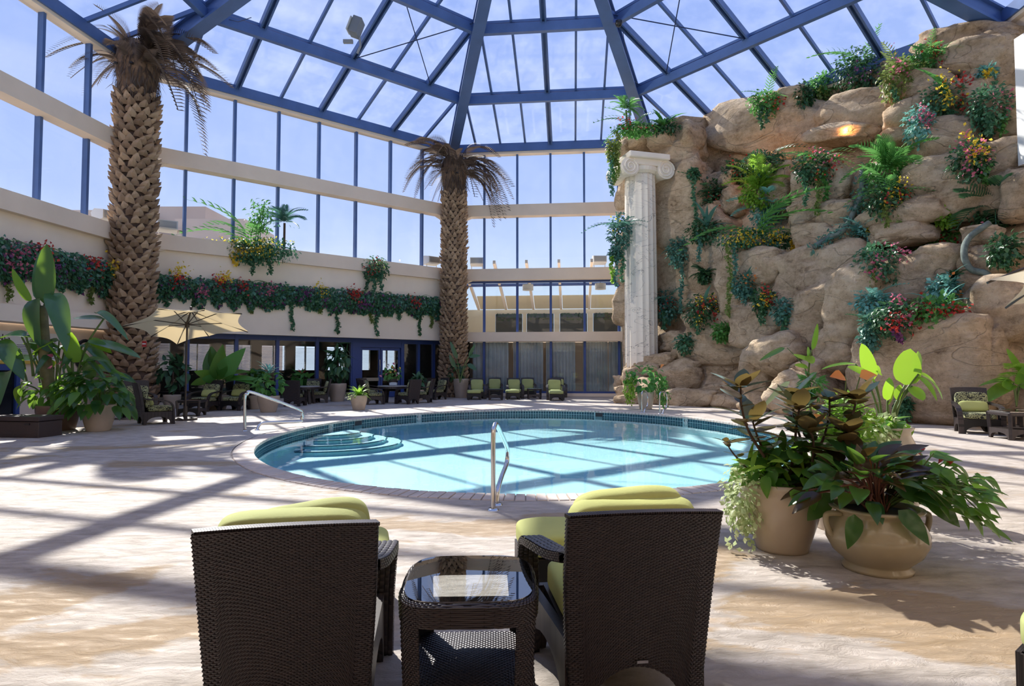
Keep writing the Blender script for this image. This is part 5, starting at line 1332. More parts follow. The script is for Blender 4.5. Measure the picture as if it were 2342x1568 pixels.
# around the column
cpY = 26.6
shrub('little toy sized palm growing on top of the rock cap over the column', 1432, 252, 17, 14, L_MID, None, 0, (), 15, L_MID, 1, 12, p=at(1432, 252, cpY))
mk('stem', MB().tube([(0, 0, 0), (.05, 0, -.8)], .045, 7).mesh('stem', BARK), bpy.data.objects[[o.name for o in COL.objects if o.get('label', '').startswith('little toy')][0]], False)
shrub('green shrub with red flowers on the rock cap over the column', 1450, 296, 44, 16, L_MID, L_RED, 26, ((-40, 60, L_OLIVE),), 6, L_MID, p=at(1450, 296, 26.2))
shrub('spiky dark green clump on the rock right above the column', 1518, 292, 32, 16, L_DARK, None, 0, (), 16, L_MID, 2, p=at(1518, 292, 26.4))
shrub('long leafy trail hanging left of the column capital', 1402, 345, 14, 28, L_OLIVE, None, 0, ((-6, 95, L_IVYB), (2, 70, L_OLIVE), (8, 60, L_OLIVE), (-2, 60, L_MID)), p=at(1402, 345, 26.2))
shrub('shaggy bush with a yellow flower halfway down left of the column', 1417, 530, 24, 38, L_IVYB, L_YEL, 10, (), 8, L_IVYB, p=at(1417, 530, 26.4))
shrub('spiky dark fern under the shaggy bush left of the column', 1408, 585, 14, 14, L_IVYB, None, 0, ((0, 70, L_IVYB), (14, 60, L_IVY), (-10, 60, L_LIME)), 22, L_IVYB, 2, p=at(1408, 580, 26.2))
# thick vines crawling over the rock
VINE = simple('grey_vine', (.13, .16, .14), .85, var=.4, scale=6)
for lab, pts, r_ in (('thick blue grey vine winding down the right of the rock', [(2262, 510), (2215, 545), (2205, 582), (2220, 615), (2255, 625), (2265, 645), (2243, 680)], .085), ('thick green vine slanting down the middle of the rock', [(1972, 385), (1970, 440), (1950, 490), (1925, 530), (1890, 545), (1862, 565)], .09)):
    P = [rockhit(*q) + Vector((RN.x, RN.y, 0)) * .1 for q in pts]
    ym = sorted(p.y for p in P)[len(P) // 2]; P = [at(*q, min(max(p.y, ym - .45), ym + .25) - .12) for q, p in zip(pts, P)]
    o = thing('rock_vine', lab, 'vine', P[0]); MB().tube(smooth_path(P), r_, 10).obj('stem', VINE, o, smooth=True)
    nn = 260; g = np.random.default_rng(5); S_ = smooth_path(P, 6); pos = np.array([tuple(S_[g.integers(0, len(S_))]) for _ in range(nn)]) + g.normal(size=(nn, 3)) * .12
    if r_ > .087: stuff('foliage', scatter(TLN, pos - np.array(P[0][:]), g.normal(size=(nn, 3)) + [0, -.5, -.5], g.normal(size=(nn, 3)) + [0, -1, .5], .2), L_IVYB, o, False)
# ------------------------------------------------------------------ ivy garlands along the plaster bands
def garland(lab, k, s0, s1, ztop, zbot, dens, seed, vines, flo):
    a_, u_, n_, L_ = wf(k); o = thing('ivy_garland', lab, 'garland', wp(k, (s0 + s1) / 2, zbot, .4))
    g = np.random.default_rng(seed); N = int((s1 - s0) * dens); s_ = g.uniform(s0, s1, N)
    lump = np.array([noise.noise(Vector((v * .9, seed, 0))) for v in s_]) * .45 + np.array([noise.noise(Vector((v * 3.1, seed, 3))) for v in s_]) * .5
    f = g.random(N) ** .8; z_ = ztop + .12 * lump - f * (ztop - zbot + lump)
    i_ = .32 + .42 * np.sin(pi * np.clip(1 - f, 0, 1) * .8) * g.uniform(.5, 1, N)
    P = np.array([[a_.x + u_.x * a + n_.x * b_, a_.y + u_.y * a + n_.y * b_, c_] for a, b_, c_ in zip(s_, i_, z_)])
    d = g.normal(size=(N, 3)) * .7 + np.array([n_.x * .5, n_.y * .5, -.8]); up = g.normal(size=(N, 3)) * .4 + np.array([n_.x, n_.y, .6])
    for q, m_ in enumerate((L_IVY, L_IVYB, L_DARK, L_PURP)):
        sel = g.random(N) < (.45, .5, .7, .0)[q] if q < 3 else None
    cut = g.random(N); 
    for lo_, hi_, m_, nm in ((0, .42, L_IVY, 'foliage'), (.42, .72, L_IVYB, 'foliage'), (.72, .93, L_DARK, 'foliage'), (.93, 1, L_PURP, 'flowers')):
        w_ = (cut >= lo_) & (cut < hi_); stuff(nm, scatter(TL, P[w_], d[w_], up[w_], .15 * g.uniform(.7, 1.25, w_.sum())), m_, o)
    for s1_, z1_, m_ in flo:
        gg = np.random.default_rng(int(s1_ * 31)); c = np.array(wp(k, s1_, z1_, .72)[:]); nn = 55
        stuff('flower_cluster', scatter(TPET, c + gg.normal(size=(nn, 3)) * [.17, .17, .15], gg.normal(size=(nn, 3)), gg.normal(size=(nn, 3)) + [0, 0, .5], .12), m_, o)
    for s1_, L2, m_ in vines:
        pos, dd, uu = vine(wp(k, s1_, zbot + .25, .36), L2, int(60 + L2 * 80), int(s1_ * 17), .04); stuff('trailing_vine', scatter(TL, pos, dd, uu, .11), m_, o)
    me = npmesh('fern_frond', TFERN[0], TFERN[1], L_MID, True)
    gr_ = random.Random(seed)
    for q in range(int((s1 - s0) * 1.3)):
        b_ = wp(k, gr_.uniform(s0, s1), ztop - .12, .5); a2 = gr_.uniform(0, 2 * pi); el = gr_.uniform(.15, .7); dd = Vector((cos(a2) * cos(el), sin(a2) * cos(el), sin(el))); x_ = dd.cross(Vector((0, 0, 1))).normalized(); z2 = x_.cross(dd); ln = gr_.uniform(.4, .7)
        M = Matrix((x_ * ln, dd * ln, z2 * ln)).transposed().to_4x4(); M.translation = b_
        mk('fern_frond', me, o, True, M=M)
    return o
garland('long ivy garland with red flowers along the back-left plaster band', 7, .2, 14.5, 5.15, 4.15, 620, 3, [(s_, l_, (L_IVY, L_DARK, L_OLIVE)[i % 3]) for i, (s_, l_) in enumerate(((1.2, .5), (3.0, .35), (4.4, .6), (6.1, 1.25), (8.2, 1.3), (9.9, .75), (10.2, 1.35), (12.6, 1.25), (13.3, .8), (11.4, .5), (2.2, .4), (7.4, .4)))],
        [(1.6, 5.2, L_YEL), (1.5, 4.9, L_RED), (3.2, 5.15, L_YEL), (3.1, 4.95, L_RED), (3.9, 4.9, L_RED), (7.3, 5.0, L_YEL), (8.7, 4.95, L_RED), (9.0, 4.9, L_RED), (5.0, 4.8, L_PINK), (6.5, 4.7, L_PURP), (12.0, 4.8, L_RED), (2.4, 4.5, L_PINK), (9.3, 4.5, L_PURP)])
garland('ivy garland with pink flowers along the left plaster band', 6, 3.6, 10.3, 5.3, 4.15, 640, 8, [(5.3, .9, L_OLIVE), (8.4, .7, L_OLIVE), (9.3, .8, L_OLIVE), (7.2, .4, L_IVY)],
        [(5.4, 4.9, L_PINK), (6.0, 5.1, L_RED), (6.4, 4.6, L_PURP), (8.0, 5.0, L_RED), (9.0, 5.1, L_YEL), (5.1, 4.5, L_PINK)])
o = shrub('planter of yellow flowers and ivy on the back-left ledge under a little bamboo', 0, 0, 96, 26, L_IVY, [L_YEL, L_YEL, L_YEL], 60, ((10, 45, L_DARK), (50, 45, L_DARK), (-30, 25, L_YEL)), 4, L_MID, 0, 2200, p=wp(7, 4.25, 6.4, .6), name='ledge_planter')
for q, (dx, H_) in enumerate(((.25, 1.9), (.35, 2.1), (.15, 1.5))):
    MB().tube(smooth_path([(dx, 0, .3), (dx + .08, 0, H_ * .5), (dx + .2, 0, H_)]), .02, 6).obj('bamboo_stem', L_MID, o, world=False)
    g = np.random.default_rng(q); nn = 110; pos = np.stack([dx + .12 + g.normal(size=nn) * .25, g.normal(size=nn) * .2, .8 + g.random(nn) * (H_ - .7)], 1); stuff('bamboo_leaves', scatter(TLN, pos, g.normal(size=(nn, 3)) + [0, 0, -.3], g.normal(size=(nn, 3)) + [0, 0, 1], .2), L_MID, o, False)
shrub('small dark palm in the planter on the back-left ledge', 0, 0, 20, 14, L_IVYB, None, 0, (), 18, L_IVYB, 1, 8, p=wp(7, 5.5, 7.7, 1.0), name='small_palm')
mk('stem', MB().tube([(0, 0, 0), (0, 0, -1.1)], .05, 7).mesh('stem', BARK), [o for o in COL.objects if o.name == 'small_palm'][0], False)
shrub('round hanging ivy basket with red flowers on the back-left ledge', 0, 0, 30, 24, L_IVY, [L_RED, L_OLIVE], 26, ((-16, 40, L_DARK), (0, 44, L_IVY), (16, 40, L_IVY)), 0, p=wp(7, 10.0, 6.25, .55), name='hanging_basket', n=700)
# ------------------------------------------------------------------ potted plants
GLZ = simple('beige_glaze', (.44, .355, .27), .22, var=.08, scale=2, coord='Object')
GLZ2 = simple('olive_glaze', (.36, .30, .20), .14, var=.10, scale=2)
GLZ3 = simple('cream_glaze', (.52, .46, .36), .28, var=.06, scale=2)
SOIL = simple('soil', (.03, .02, .014), .95)
STEM = simple('green_stem', (.10, .16, .04), .5); REDSTEM = simple('reddish_stem', (.14, .05, .03), .5); BRST = simple('brown_stem', (.08, .045, .03), .7)
TRUNKG = simple('banana_trunk', (.13, .12, .05), .55, var=.3, scale=5)
L_FIC = leafmat('rubber_leaf', (0.014, 0.043, 0.029), (0.032, 0.080, 0.046), .18, .3, (.24, .17, .05), (.15, .11, .055), .55)
L_FICL = leafmat('rubber_leaf_young', (.08, .075, .03), (.14, .11, .045), .25, .25, (.24, .15, .04), (.14, .095, .045), .5)
L_PHI = leafmat('philodendron_leaf', (0.017, 0.072, 0.026), (0.043, 0.131, 0.043), .2, .4, (.22, .42, .05), None, .5)
L_PHR = leafmat('bronze_philodendron_leaf', (.035, .028, .018), (.07, .05, .025), .22, .3, (.22, .14, .03), (.10, .055, .035), .55)
L_ANT = leafmat('anthurium_leaf', (0.043, 0.145, 0.029), (0.131, 0.319, 0.058), .28, .48, (.34, .58, .07))
L_BAN = leafmat('banana_leaf', (0.065, 0.203, 0.043), (0.116, 0.290, 0.072), .26, .5, (.42, .68, .04), None, .5)
L_BAND = leafmat('dark_banana_leaf', (0.029, 0.109, 0.058), (0.058, 0.160, 0.072), .2, .3, (.26, .45, .04), None, .6)
L_VAR = leafmat('variegated_ivy_leaf', (.22, .32, .12), (.62, .66, .42), .45, .35)
L_WHT = leafmat('white_petal', (.7, .66, .6), (.8, .76, .7), .5, .35)
TB0 = T_leaf(.36, 10, .10, .12, .72, pw=.6); TB1 = T_leaf(.34, 10, .22, .55, .72, pw=.6); TB2 = T_leaf(.38, 10, .05, -.05, .75, pw=.55); TB3 = T_leaf(.30, 10, .35, .9, .75, pw=.6)
TF_ = T_leaf(.54, 8, .05, .10, .9, pw=.75); TH_ = T_leaf(.72, 6, .12, .28, .55); TP_ = T_leaf(.52, 7, .14, .30, .66, pw=.8); TS_ = T_leaf(.95, 4, .15, .1, .6)
TEE = T_leaf(.40, 12, .18, .3, .6, pw=.75)
_lm = {}
def lmesh(T, mat):
    key = (id(T[0]), mat.name)
    if key not in _lm: _lm[key] = npmesh('leaf', T[0], T[1], mat, True)
    return _lm[key]
def leafobj(o, T, mat, p, d, up, ln, wd=None, name='leaf'):
    d = Vector(d).normalized(); x_ = d.cross(Vector(up))
    x_ = x_.normalized() if x_.length > 1e-5 else d.orthogonal().normalized()
    z_ = x_.cross(d); wd = wd or ln
    M = Matrix((x_ * wd, d * ln, z_ * ln)).transposed().to_4x4(); M.translation = Vector(p)
    return mk(name, lmesh(T, mat), o, False, M=M)
def plant(lab, loc, name='potted_plant', cat='plant'): return thing(name, lab, cat, (loc[0], loc[1], 0))
def pot(o, prof, mat, zs, rs):
    MB().lathe(prof, 48).obj('pot', mat, o, world=False, smooth=True)
    MB().lathe([(rs, 0), (.001, .01)], 24, (0, 0, zs)).obj('soil', SOIL, o, world=False)
def tall_pot(o, rt, rb, h, mat):
    pot(o, [(.01, 0), (rb * .98, 0), (rb, .02), (rb + (rt - rb) * .55, h * .4), (rt * .99, h * .75), (rt, h * .93), (rt * .98, h), (rt * .90, h), (rt * .88, h * .85)], mat, h * .9, rt * .9)
def stem(o, pts, r, mat=None, n_=6): return MB().tube(smooth_path(pts, 5), r, n_).obj('stem', mat or STEM, o, world=False, smooth=True)
def bush(o, n, rad, c, T, mat, ln, seed, hang=.5, minz=None, wd=1.0, up=.8):
    pos, d, u_ = clump(n, rad, c, seed, hang, .75); g = random.Random(seed)
    for i in range(n):
        if minz is not None and pos[i][2] < minz: pos[i][2] = minz + g.random() * .08
        k = ln * g.uniform(.7, 1.25); leafobj(o, T, mat, pos[i] - nrm(d[i:i + 1])[0] * k * .4, d[i], u_[i], k, k * wd)
def bushstuff(o, n, rad, c, T, mat, ln, seed, hang=.5, name='foliage', shell=.4):
    pos, d, u_ = clump(n, rad, c, seed, hang, shell); g = np.random.default_rng(seed); stuff(name, scatter(T, pos, d, u_, ln * g.uniform(.7, 1.3, n)), mat, o, False)
def rosette(o, n, z, T, mat, l0, l1, e0, e1, seed, c=(0, 0), name='leaf', wd=1):
    g = random.Random(seed)
    for i in range(n):
        a_ = 2.4 * i + g.uniform(-.3, .3); el = e0 + (e1 - e0) * i / max(1, n - 1) + g.uniform(-.1, .1); ln = g.uniform(l0, l1)
        d = Vector((cos(a_) * cos(el), sin(a_) * cos(el), sin(el))); leafobj(o, T, mat, (c[0] + cos(a_) * .03, c[1] + sin(a_) * .03, z), d, (0, 0, 1), ln, ln * wd, name)
def pleaf(o, T, mat, b_, t_, Y, Yt=None, wpx=None, facing=(0, -1, .3), petiole=None, prad=.012, W0=.36):
    """one big leaf between two photo points at a known depth, with its stalk"""
    B = at(*b_, Y) - o.location; E_ = at(*t_, Yt or Y) - o.location; d = E_ - B; ln = d.length
    wd = (wpx * Y / FPX) / W0 if wpx else ln
    leafobj(o, T, mat, B, d, facing, ln, wd)
    if petiole:
        P0 = Vector(petiole) if len(petiole) == 3 else at(*petiole, Y) - o.location
        mid = (P0 + B) / 2 + Vector((0, 0, .06 * (B - P0).length)) + Vector((P0.x - B.x, P0.y - B.y, 0)) * .12
        stem(o, [P0, mid, B], prad)
def flower(o, p, d, ln, mat): leafobj(o, TS_, mat, p, d, (0, -.7, .7), ln, ln, 'flower')
# --- tall beige pot with the rubber plant (right foreground)
x_, y_ = 2.24, 5.12
o = plant('rubber plant with bronze leaves in a tall beige pot, right foreground', (x_, y_)); tall_pot(o, .325, .205, .56, GLZ)
Yr = 5.1; g = random.Random(2)
def pstem(o, pts, Y, r, mat=BRST): 
    P = [at(*q, Y) - o.location for q in pts]; s_ = smooth_path(P, 6); MB().tube(s_, [r * (1 - .5 * i / len(s_)) for i in range(len(s_))], 7).obj('stem', mat, o, world=False, smooth=True); return s_
def ficus_leaves(o, path, seed, l0=.13, l1=.19, top=5, start=.35, n=9):
    g = random.Random(seed)
    for i in range(n):
        f = start + (1 - start) * i / (n - 1); p = path[min(len(path) - 1, int(f * (len(path) - 1)))]; a_ = 2.4 * i + seed; el = -.25 + .7 * f + g.uniform(-.3, .3)
        leafobj(o, TF_, L_FIC if g.random() < .75 else L_FICL, p, (cos(a_) * cos(el), sin(a_) * cos(el), sin(el)), (0, 0, 1), g.uniform(l0, l1) * 1.1)
    for i in range(top):
        a_ = i * 2 * pi / top + seed; el = g.uniform(.1, 1.05); leafobj(o, TF_, L_FIC, path[-1], (cos(a_) * cos(el), sin(a_) * cos(el), sin(el)), (0, 0, 1), g.uniform(l0, l1) * 1.15)
for i, (pts, Y, n_) in enumerate((([(1790, 1115), (1745, 1040), (1712, 985), (1696, 930), (1694, 888)], 5.0, 11), ([(1795, 1115), (1760, 1060), (1735, 1005), (1722, 965)], 5.15, 9), ([(1800, 1115), (1815, 1040), (1822, 970), (1828, 935)], 5.05, 12), ([(1810, 1115), (1835, 1030), (1815, 950), (1820, 900)], 5.3, 11), ([(1805, 1115), (1870, 1030), (1895, 960), (1897, 915)], 5.15, 12), ([(1815, 1115), (1900, 1040), (1945, 960), (1958, 915)], 5.0, 12), ([(1780, 1115), (1720, 1080), (1680, 1040), (1660, 1010)], 5.05, 9), ([(1820, 1115), (1880, 1070), (1920, 1030), (1940, 990)], 4.9, 10), ([(1800, 1115), (1850, 1090), (1860, 1010), (1850, 985)], 4.9, 9))):
    if i == 6: s_ = pstem(o, pts, Y, .010); ficus_leaves(o, s_, i, .07, .10, 4, .4, n_); continue
    s_ = pstem(o, pts, Y, .014); ficus_leaves(o, s_, i * 1.7, .165, .25, 6, .25, n_ + 5)
bush(o, 80, (.40, .36, .17), (0, -.02, .64), TP_, L_ANT, .17, 4, .7, .45); bush(o, 70, (.36, .34, .2), (.1, -.05, .72), TF_, L_PHI, .2, 9, .4, .55)
bush(o, 16, (.28, .2, .1), (-.15, -.2, .72), T_leaf(.22, 5, .15, .4), L_LIME, .22, 6, .2, .55)
bushstuff(o, 420, (.17, .2, .30), (-.36, -.1, .46), TL, L_VAR, .05, 12, .8, 'variegated_ivy'); 
for q, (dx, L_) in enumerate(((-.44, .45), (-.36, .5), (-.40, .3))):
    pos, d, u_ = vine((dx, -.16, .5), L_, 34, q); stuff('trailing_vine', scatter(TL, pos, d, u_, .05), L_VAR, o, False)
for dx, dz, ln in ((.06, .46, .17), (-.06, .44, .13), (.12, .36, .10)): leafobj(o, TH_, L_ANT, (dx, -.36, .56), (.1, -.5, -1), (0, -1, .3), ln)
leafobj(o, TF_, L_PHI, (.24, -.36, .53), (-.9, -.3, -.75), (0, -1, .6), .30, .26)
# --- round handled pot with philodendron and anthurium
x_, y_ = 2.73, 4.62
o = plant('philodendron and red anthurium in a round olive glazed pot with handles', (x_, y_))
pot(o, [(.01, 0), (.235, 0), (.24, .025), (.215, .045), (.22, .06), (.30, .13), (.345, .22), (.345, .28), (.31, .36), (.275, .40), (.27, .42), (.315, .445), (.32, .46), (.28, .465), (.26, .42)], GLZ2, .42, .27)
for sx in (-1, 1): MB().tube(smooth_path([(sx * .27, -.02, .41), (sx * .37, -.02, .41), (sx * .385, -.02, .36), (sx * .36, -.02, .28), (sx * .325, -.02, .25)], 6), .022, 10).obj('handle', GLZ2, o, world=False, smooth=True)
g = random.Random(4)
for i in range(88):
    a_ = g.uniform(0, 2 * pi); el = g.uniform(.0, 1.15); ln = g.uniform(.16, .27); r_ = g.uniform(.1, .34) * (1.25 - el * .5)
    d = Vector((cos(a_) * cos(el), sin(a_) * cos(el), sin(el) - .35)); p = Vector((cos(a_) * r_ - .1, sin(a_) * r_ * .8, .52 + .28 * sin(el) + g.uniform(-.05, .08)))
    leafobj(o, TP_, L_PHR if g.random() < .3 else L_PHI, p, d, (0, -.4, 1), ln)
    if i % 2: stem(o, [(0 + g.uniform(-.06, .06), g.uniform(-.06, .06), .42), p * .5 + Vector((0, 0, .3)), p], .008, REDSTEM, 5)
for p, d, ln, m_ in (((-.13, -.05, .66), (.0, -.1, 1), .26, L_PHR), ((.02, .0, .68), (.25, 0, .9), .23, L_PHI), ((-.28, .02, .62), (-.5, 0, .8), .22, L_PHI), ((.05, -.15, .62), (1, -.3, -.05), .34, L_PHI), ((.22, -.2, .58), (1, -.4, -.7), .32, L_PHI), ((-.02, -.3, .50), (.6, -.6, -.7), .27, L_PHI), ((-.30, -.25, .46), (-.25, -.3, -1), .24, L_PHI)):
    leafobj(o, TP_, m_, p, d, (0, -1, .5), ln)
for i in range(150):
    a_ = g.uniform(-1.1, 1.3); r_ = g.uniform(.12, .62) ** .9; p = Vector((.12 + cos(a_) * r_, sin(a_) * r_ * .7 - .08, .74 - .5 * max(0, r_ - .25) + g.uniform(-.22, .14)))
    leafobj(o, TH_, L_ANT, p, (cos(a_) + g.uniform(-.4, .4), sin(a_) * .5 - .5, -.6 + g.uniform(-.5, 1.0)), (.2 + g.uniform(-.5, .5), -.5, 1), g.uniform(.09, .155))
    if i % 3 == 0: stem(o, [(.05, 0, .44), (p.x * .6, p.y * .6, .66), p], .005, STEM, 5)
for px, py in ((2098, 1032), (2090, 1036), (2146, 1058), (2165, 1063), (2106, 1040)):
    p = at(px, py, 4.6) - o.location; flower(o, p, (g.uniform(-1, 1), -.6, .5), .06, L_RED); stem(o, [(.1, 0, .44), p * .7 + Vector((0, 0, .1)), p], .004, STEM, 5)
for px, py in ((1985, 1046), (2008, 1075)): leafobj(o, TH_, L_ORNG, at(px, py, 4.75) - o.location, (.3, -.3, -1), (0, -1, .2), .12)
# --- tall cream urn with bird of paradise leaves
x_, y_ = 3.93, 6.35
o = plant('bird of paradise with big lime leaves in a tall cream urn, right', (x_, y_))
pot(o, [(.01, 0), (.20, 0), (.21, .03), (.25, .2), (.275, .4), (.26, .55), (.215, .72), (.18, .80), (.175, .84), (.205, .87), (.21, .885), (.18, .89), (.16, .84)], GLZ3, .84, .17)
Yu = 6.35
for T, m_, b_, t_, w_, Yt, fc, pe in ((TB2, L_BAN, (1998, 870), (1967, 785), 36, 6.3, (0, -1, .2), (2020, 968)), (TB0, L_BAN, (2002, 872), (1950, 832), 34, 6.1, (0, -.8, .7), (2018, 968)), (TB0, L_BAN, (1956, 832), (1881, 833), 14, 6.2, (0, -.3, 1), (2016, 968)), (TB0, L_BAN, (2000, 845), (2025, 850), 24, 6.6, (.3, -1, .3), None),
      (TB2, L_BAN, (2070, 880), (2080, 798), 58, 6.4, (-.1, -1, .2), (2042, 968)), (TB0, L_BAN, (2090, 850), (2110, 797), 20, 6.6, (0, -1, .2), None), (TB1, L_BAN, (2100, 855), (2178, 880), 26, 6.3, (0, -.5, 1), (2045, 968)), (TB1, L_BAN, (2096, 862), (2150, 885), 18, 6.1, (0, -.5, 1), None), (TB2, L_BAN, (2086, 882), (2110, 917), 32, 6.2, (0, -1, .3), (2044, 968)),
      (TB2, L_BAN, (2030, 915), (2032, 862), 26, 6.3, (0, -1, .1), (2030, 968)), (TB0, L_BAN, (2030, 925), (2052, 885), 14, 6.2, (.8, -.6, .2), (2034, 968)), (TB2, L_BAN, (2052, 915), (2058, 880), 20, 6.4, (0, -1, .2), (2038, 968))):
    pleaf(o, T, m_, b_, t_, Yu, Yt, w_, fc, pe, .011)
bush(o, 26, (.24, .2, .08), (0, -.02, .90), TH_, L_ANT, .15, 5, .7, .82); bushstuff(o, 330, (.26, .2, .16), (-.22, -.08, .88), TL, L_VAR, .06, 6, .7, 'variegated_ivy'); bushstuff(o, 240, (.14, .12, .2), (-.32, -.1, .62), TL, L_VAR, .055, 8, .9, 'variegated_ivy')
# --- plant behind: orange anthurium and a lone pale strelitzia shoot in a beige pot
x_, y_ = 3.06, 5.75
o = plant('orange anthurium with one tall pale shoot in a beige pot between two larger pots', (x_, y_)); tall_pot(o, .27, .2, .5, GLZ)
bushstuff(o, 700, (.36, .25, .24), (.1, .1, .98), TL, L_LIME, .07, 3, .5, 'foliage', .3); bush(o, 30, (.3, .25, .2), (.05, 0, .72), TF_, L_PHI, .2, 13, .5, .5)
stem(o, [(0, 0, .45), (.05, .05, .75), (.1, .1, .95)], .02)
for px, py, d in ((1932, 862, (-1, -.2, .1)), (1966, 862, (1, -.3, .2)), (1865, 945, (.1, -.4, -1))):
    p = at(px, py, 5.7) - o.location; flower(o, p, d, .15, L_ORNG); stem(o, [(.05, .05, .8), p * .8 + Vector((.02, 0, .2)), p], .006, STEM, 5)
for T, m_, b_, t_, w_ in ((TB0, L_BAN, (1858, 800), (1872, 740), 12), (TB0, L_BAND, (1795, 795), (1739, 820), 12), (TB2, L_LIME, (1860, 825), (1812, 812), 14), (TB2, L_LIME, (1848, 812), (1858, 832), 22), (TB1, L_VAR, (1806, 872), (1748, 918), 14), (TB0, L_LIME, (1848, 840), (1820, 832), 14), (TB2, L_BAN, (1850, 815), (1846, 792), 12)):
    pleaf(o, T, m_, b_, t_, 5.8, 5.75, w_, (0, -.8, .6))
s_ = pstem(o, [(1880, 1080), (1858, 960), (1848, 880), (1855, 800)], 5.8, .014, STEM); pstem(o, [(1858, 900), (1840, 840), (1800, 795)], 5.8, .006, STEM)
bushstuff(o, 160, (.1, .1, .12), tuple(at(1858, 880, 5.8) - o.location), TLN, L_MID, .08, 7, .4)
# --- left group: banana plants and philodendron
x_, y_ = -9.83, 14.55
o = plant('glossy dark philodendron in a pale pot at left beside the deck box', (x_, y_)); tall_pot(o, .36, .25, .62, GLZ)
g = random.Random(3)
for i in range(150):
    a_ = g.uniform(0, 2 * pi); ph = g.uniform(-.5, 1.3); R_ = g.uniform(.55, 1.0); p = Vector((cos(a_) * cos(ph) * R_ * .82 - .14, sin(a_) * cos(ph) * R_ * .7, .78 + max(-.36, sin(ph) * .72 * R_)))
    leafobj(o, TP_, L_PHI if g.random() < .8 else L_ANT, p, (cos(a_), sin(a_) - .3, -.75 + .8 * max(0, sin(ph)) + g.uniform(-.3, .3)), (cos(a_) * .4, -.5, 1), g.uniform(.28, .44))
for i in range(14): 
    a_ = i * .45; stem(o, [(0, 0, .55), (cos(a_) * .25, sin(a_) * .2, .95), (cos(a_) * .6, sin(a_) * .4, .85)], .012, STEM, 5)
for px, py in ((138, 832), (143, 838), (122, 815), (116, 842)): flower(o, at(px, py, 14.4) - o.location, (g.uniform(-1, 1), -.7, .4), .13, L_PINK)
x_, y_ = -10.95, 14.75
o = plant('giant banana plant towering over the left edge in a brown pot', (x_, y_), 'banana_plant'); tall_pot(o, .45, .36, .6, simple('brown_pot', (.17, .10, .075), .4, var=.15))
bush(o, 60, (.75, .5, .42), (-.1, -.1, .95), TP_, L_ANT, .30, 21, .7, .5)
Yb = 14.6
stem(o, [(0, 0, .5), at(110, 870, Yb) - o.location, at(98, 760, Yb) - o.location, at(94, 700, Yb) - o.location], .13, TRUNKG, 10)
for T, m_, b_, t_, w_, Yt, fc, pe in ((TB2, L_BAND, (102, 695), (112, 558), 44, 14.4, (.1, -1, .1), (97, 720)), (TB0, L_BAND, (88, 690), (92, 565), 26, 14.8, (.6, -1, .1), (95, 720)), (TB0, L_BAN, (72, 690), (20, 616), 26, 14.3, (-.3, -.8, .4), (93, 715)), (TB1, L_BAND, (85, 682), (45, 757), 46, 13.9, (-.3, -.7, .9), (93, 710)), (TB1, L_BAND, (118, 670), (150, 735), 46, 13.8, (.4, -.6, .9), (97, 712)),
      (TB0, L_BAN, (158, 755), (114, 712), 16, 14.4, (-.4, -.8, .5), (165, 880)), (TB0, L_BAND, (238, 728), (168, 722), 32, 14.2, (0, -.5, 1), (172, 870)), (TB1, L_BAND, (218, 716), (276, 718), 22, 14.0, (0, -.4, 1), None), (TB2, L_BAN, (166, 828), (168, 758), 46, 14.2, (0, -1, .1), (168, 890)), (TB0, L_BAND, (205, 782), (316, 800), 30, 13.9, (0, -.5, 1), (172, 880)), (TB0, L_BAN, (205, 775), (250, 800), 22, 14.2, (-.2, -.7, .8), None),
      (TB1, L_BAND, (60, 770), (-20, 745), 34, 14.6, (0, -.5, 1), (75, 860)), (TB1, L_BAND, (50, 770), (130, 770), 20, 14.9, (0, -.3, 1), (78, 860)), (TB1, L_BAND, (-5, 780), (36, 815), 44, 14.0, (0, -.5, 1), None), (TB0, L_BAND, (55, 850), (38, 800), 24, 14.2, (0, -1, .2), (62, 880)), (TB2, L_BAN, (138, 820), (112, 785), 16, 14.1, (0, -1, .3), (150, 880)), (TB0, L_BAND, (120, 800), (85, 776), 24, 14.3, (0, -.8, .6), (140, 880)), (TB1, L_BAND, (15, 850), (-25, 880), 40, 13.6, (0, -.5, 1), None), (TB1, L_BAND, (196, 826), (238, 836), 14, 14.0, (0, -.4, 1), (172, 885)), (TB1, L_BAND, (100, 790), (65, 812), 20, 14.4, (0, -.3, 1), (120, 870)), (TB2, L_BAND, (170, 870), (158, 830), 24, 14.0, (.2, -1, .3), None)):
    pleaf(o, T, m_, b_, t_, Yb, Yt, w_, fc, pe, .022)
g = random.Random(12)
for q in range(16):
    bx_, by_ = g.uniform(40, 215), g.uniform(760, 880); a_ = g.uniform(-.6, pi + .6); ln = g.uniform(45, 85); pleaf(o, g.choice((TB0, TB1, TB1, TB3)), L_BAND if g.random() < .75 else L_BAN, (bx_, by_), (bx_ + ln * cos(a_), by_ - ln * .6 * sin(a_)), g.uniform(14.6, 15.2), g.uniform(14.0, 15.2), g.uniform(18, 34), (0, -.6, .8), (120 + (bx_ - 120) * .4, 900), .018)
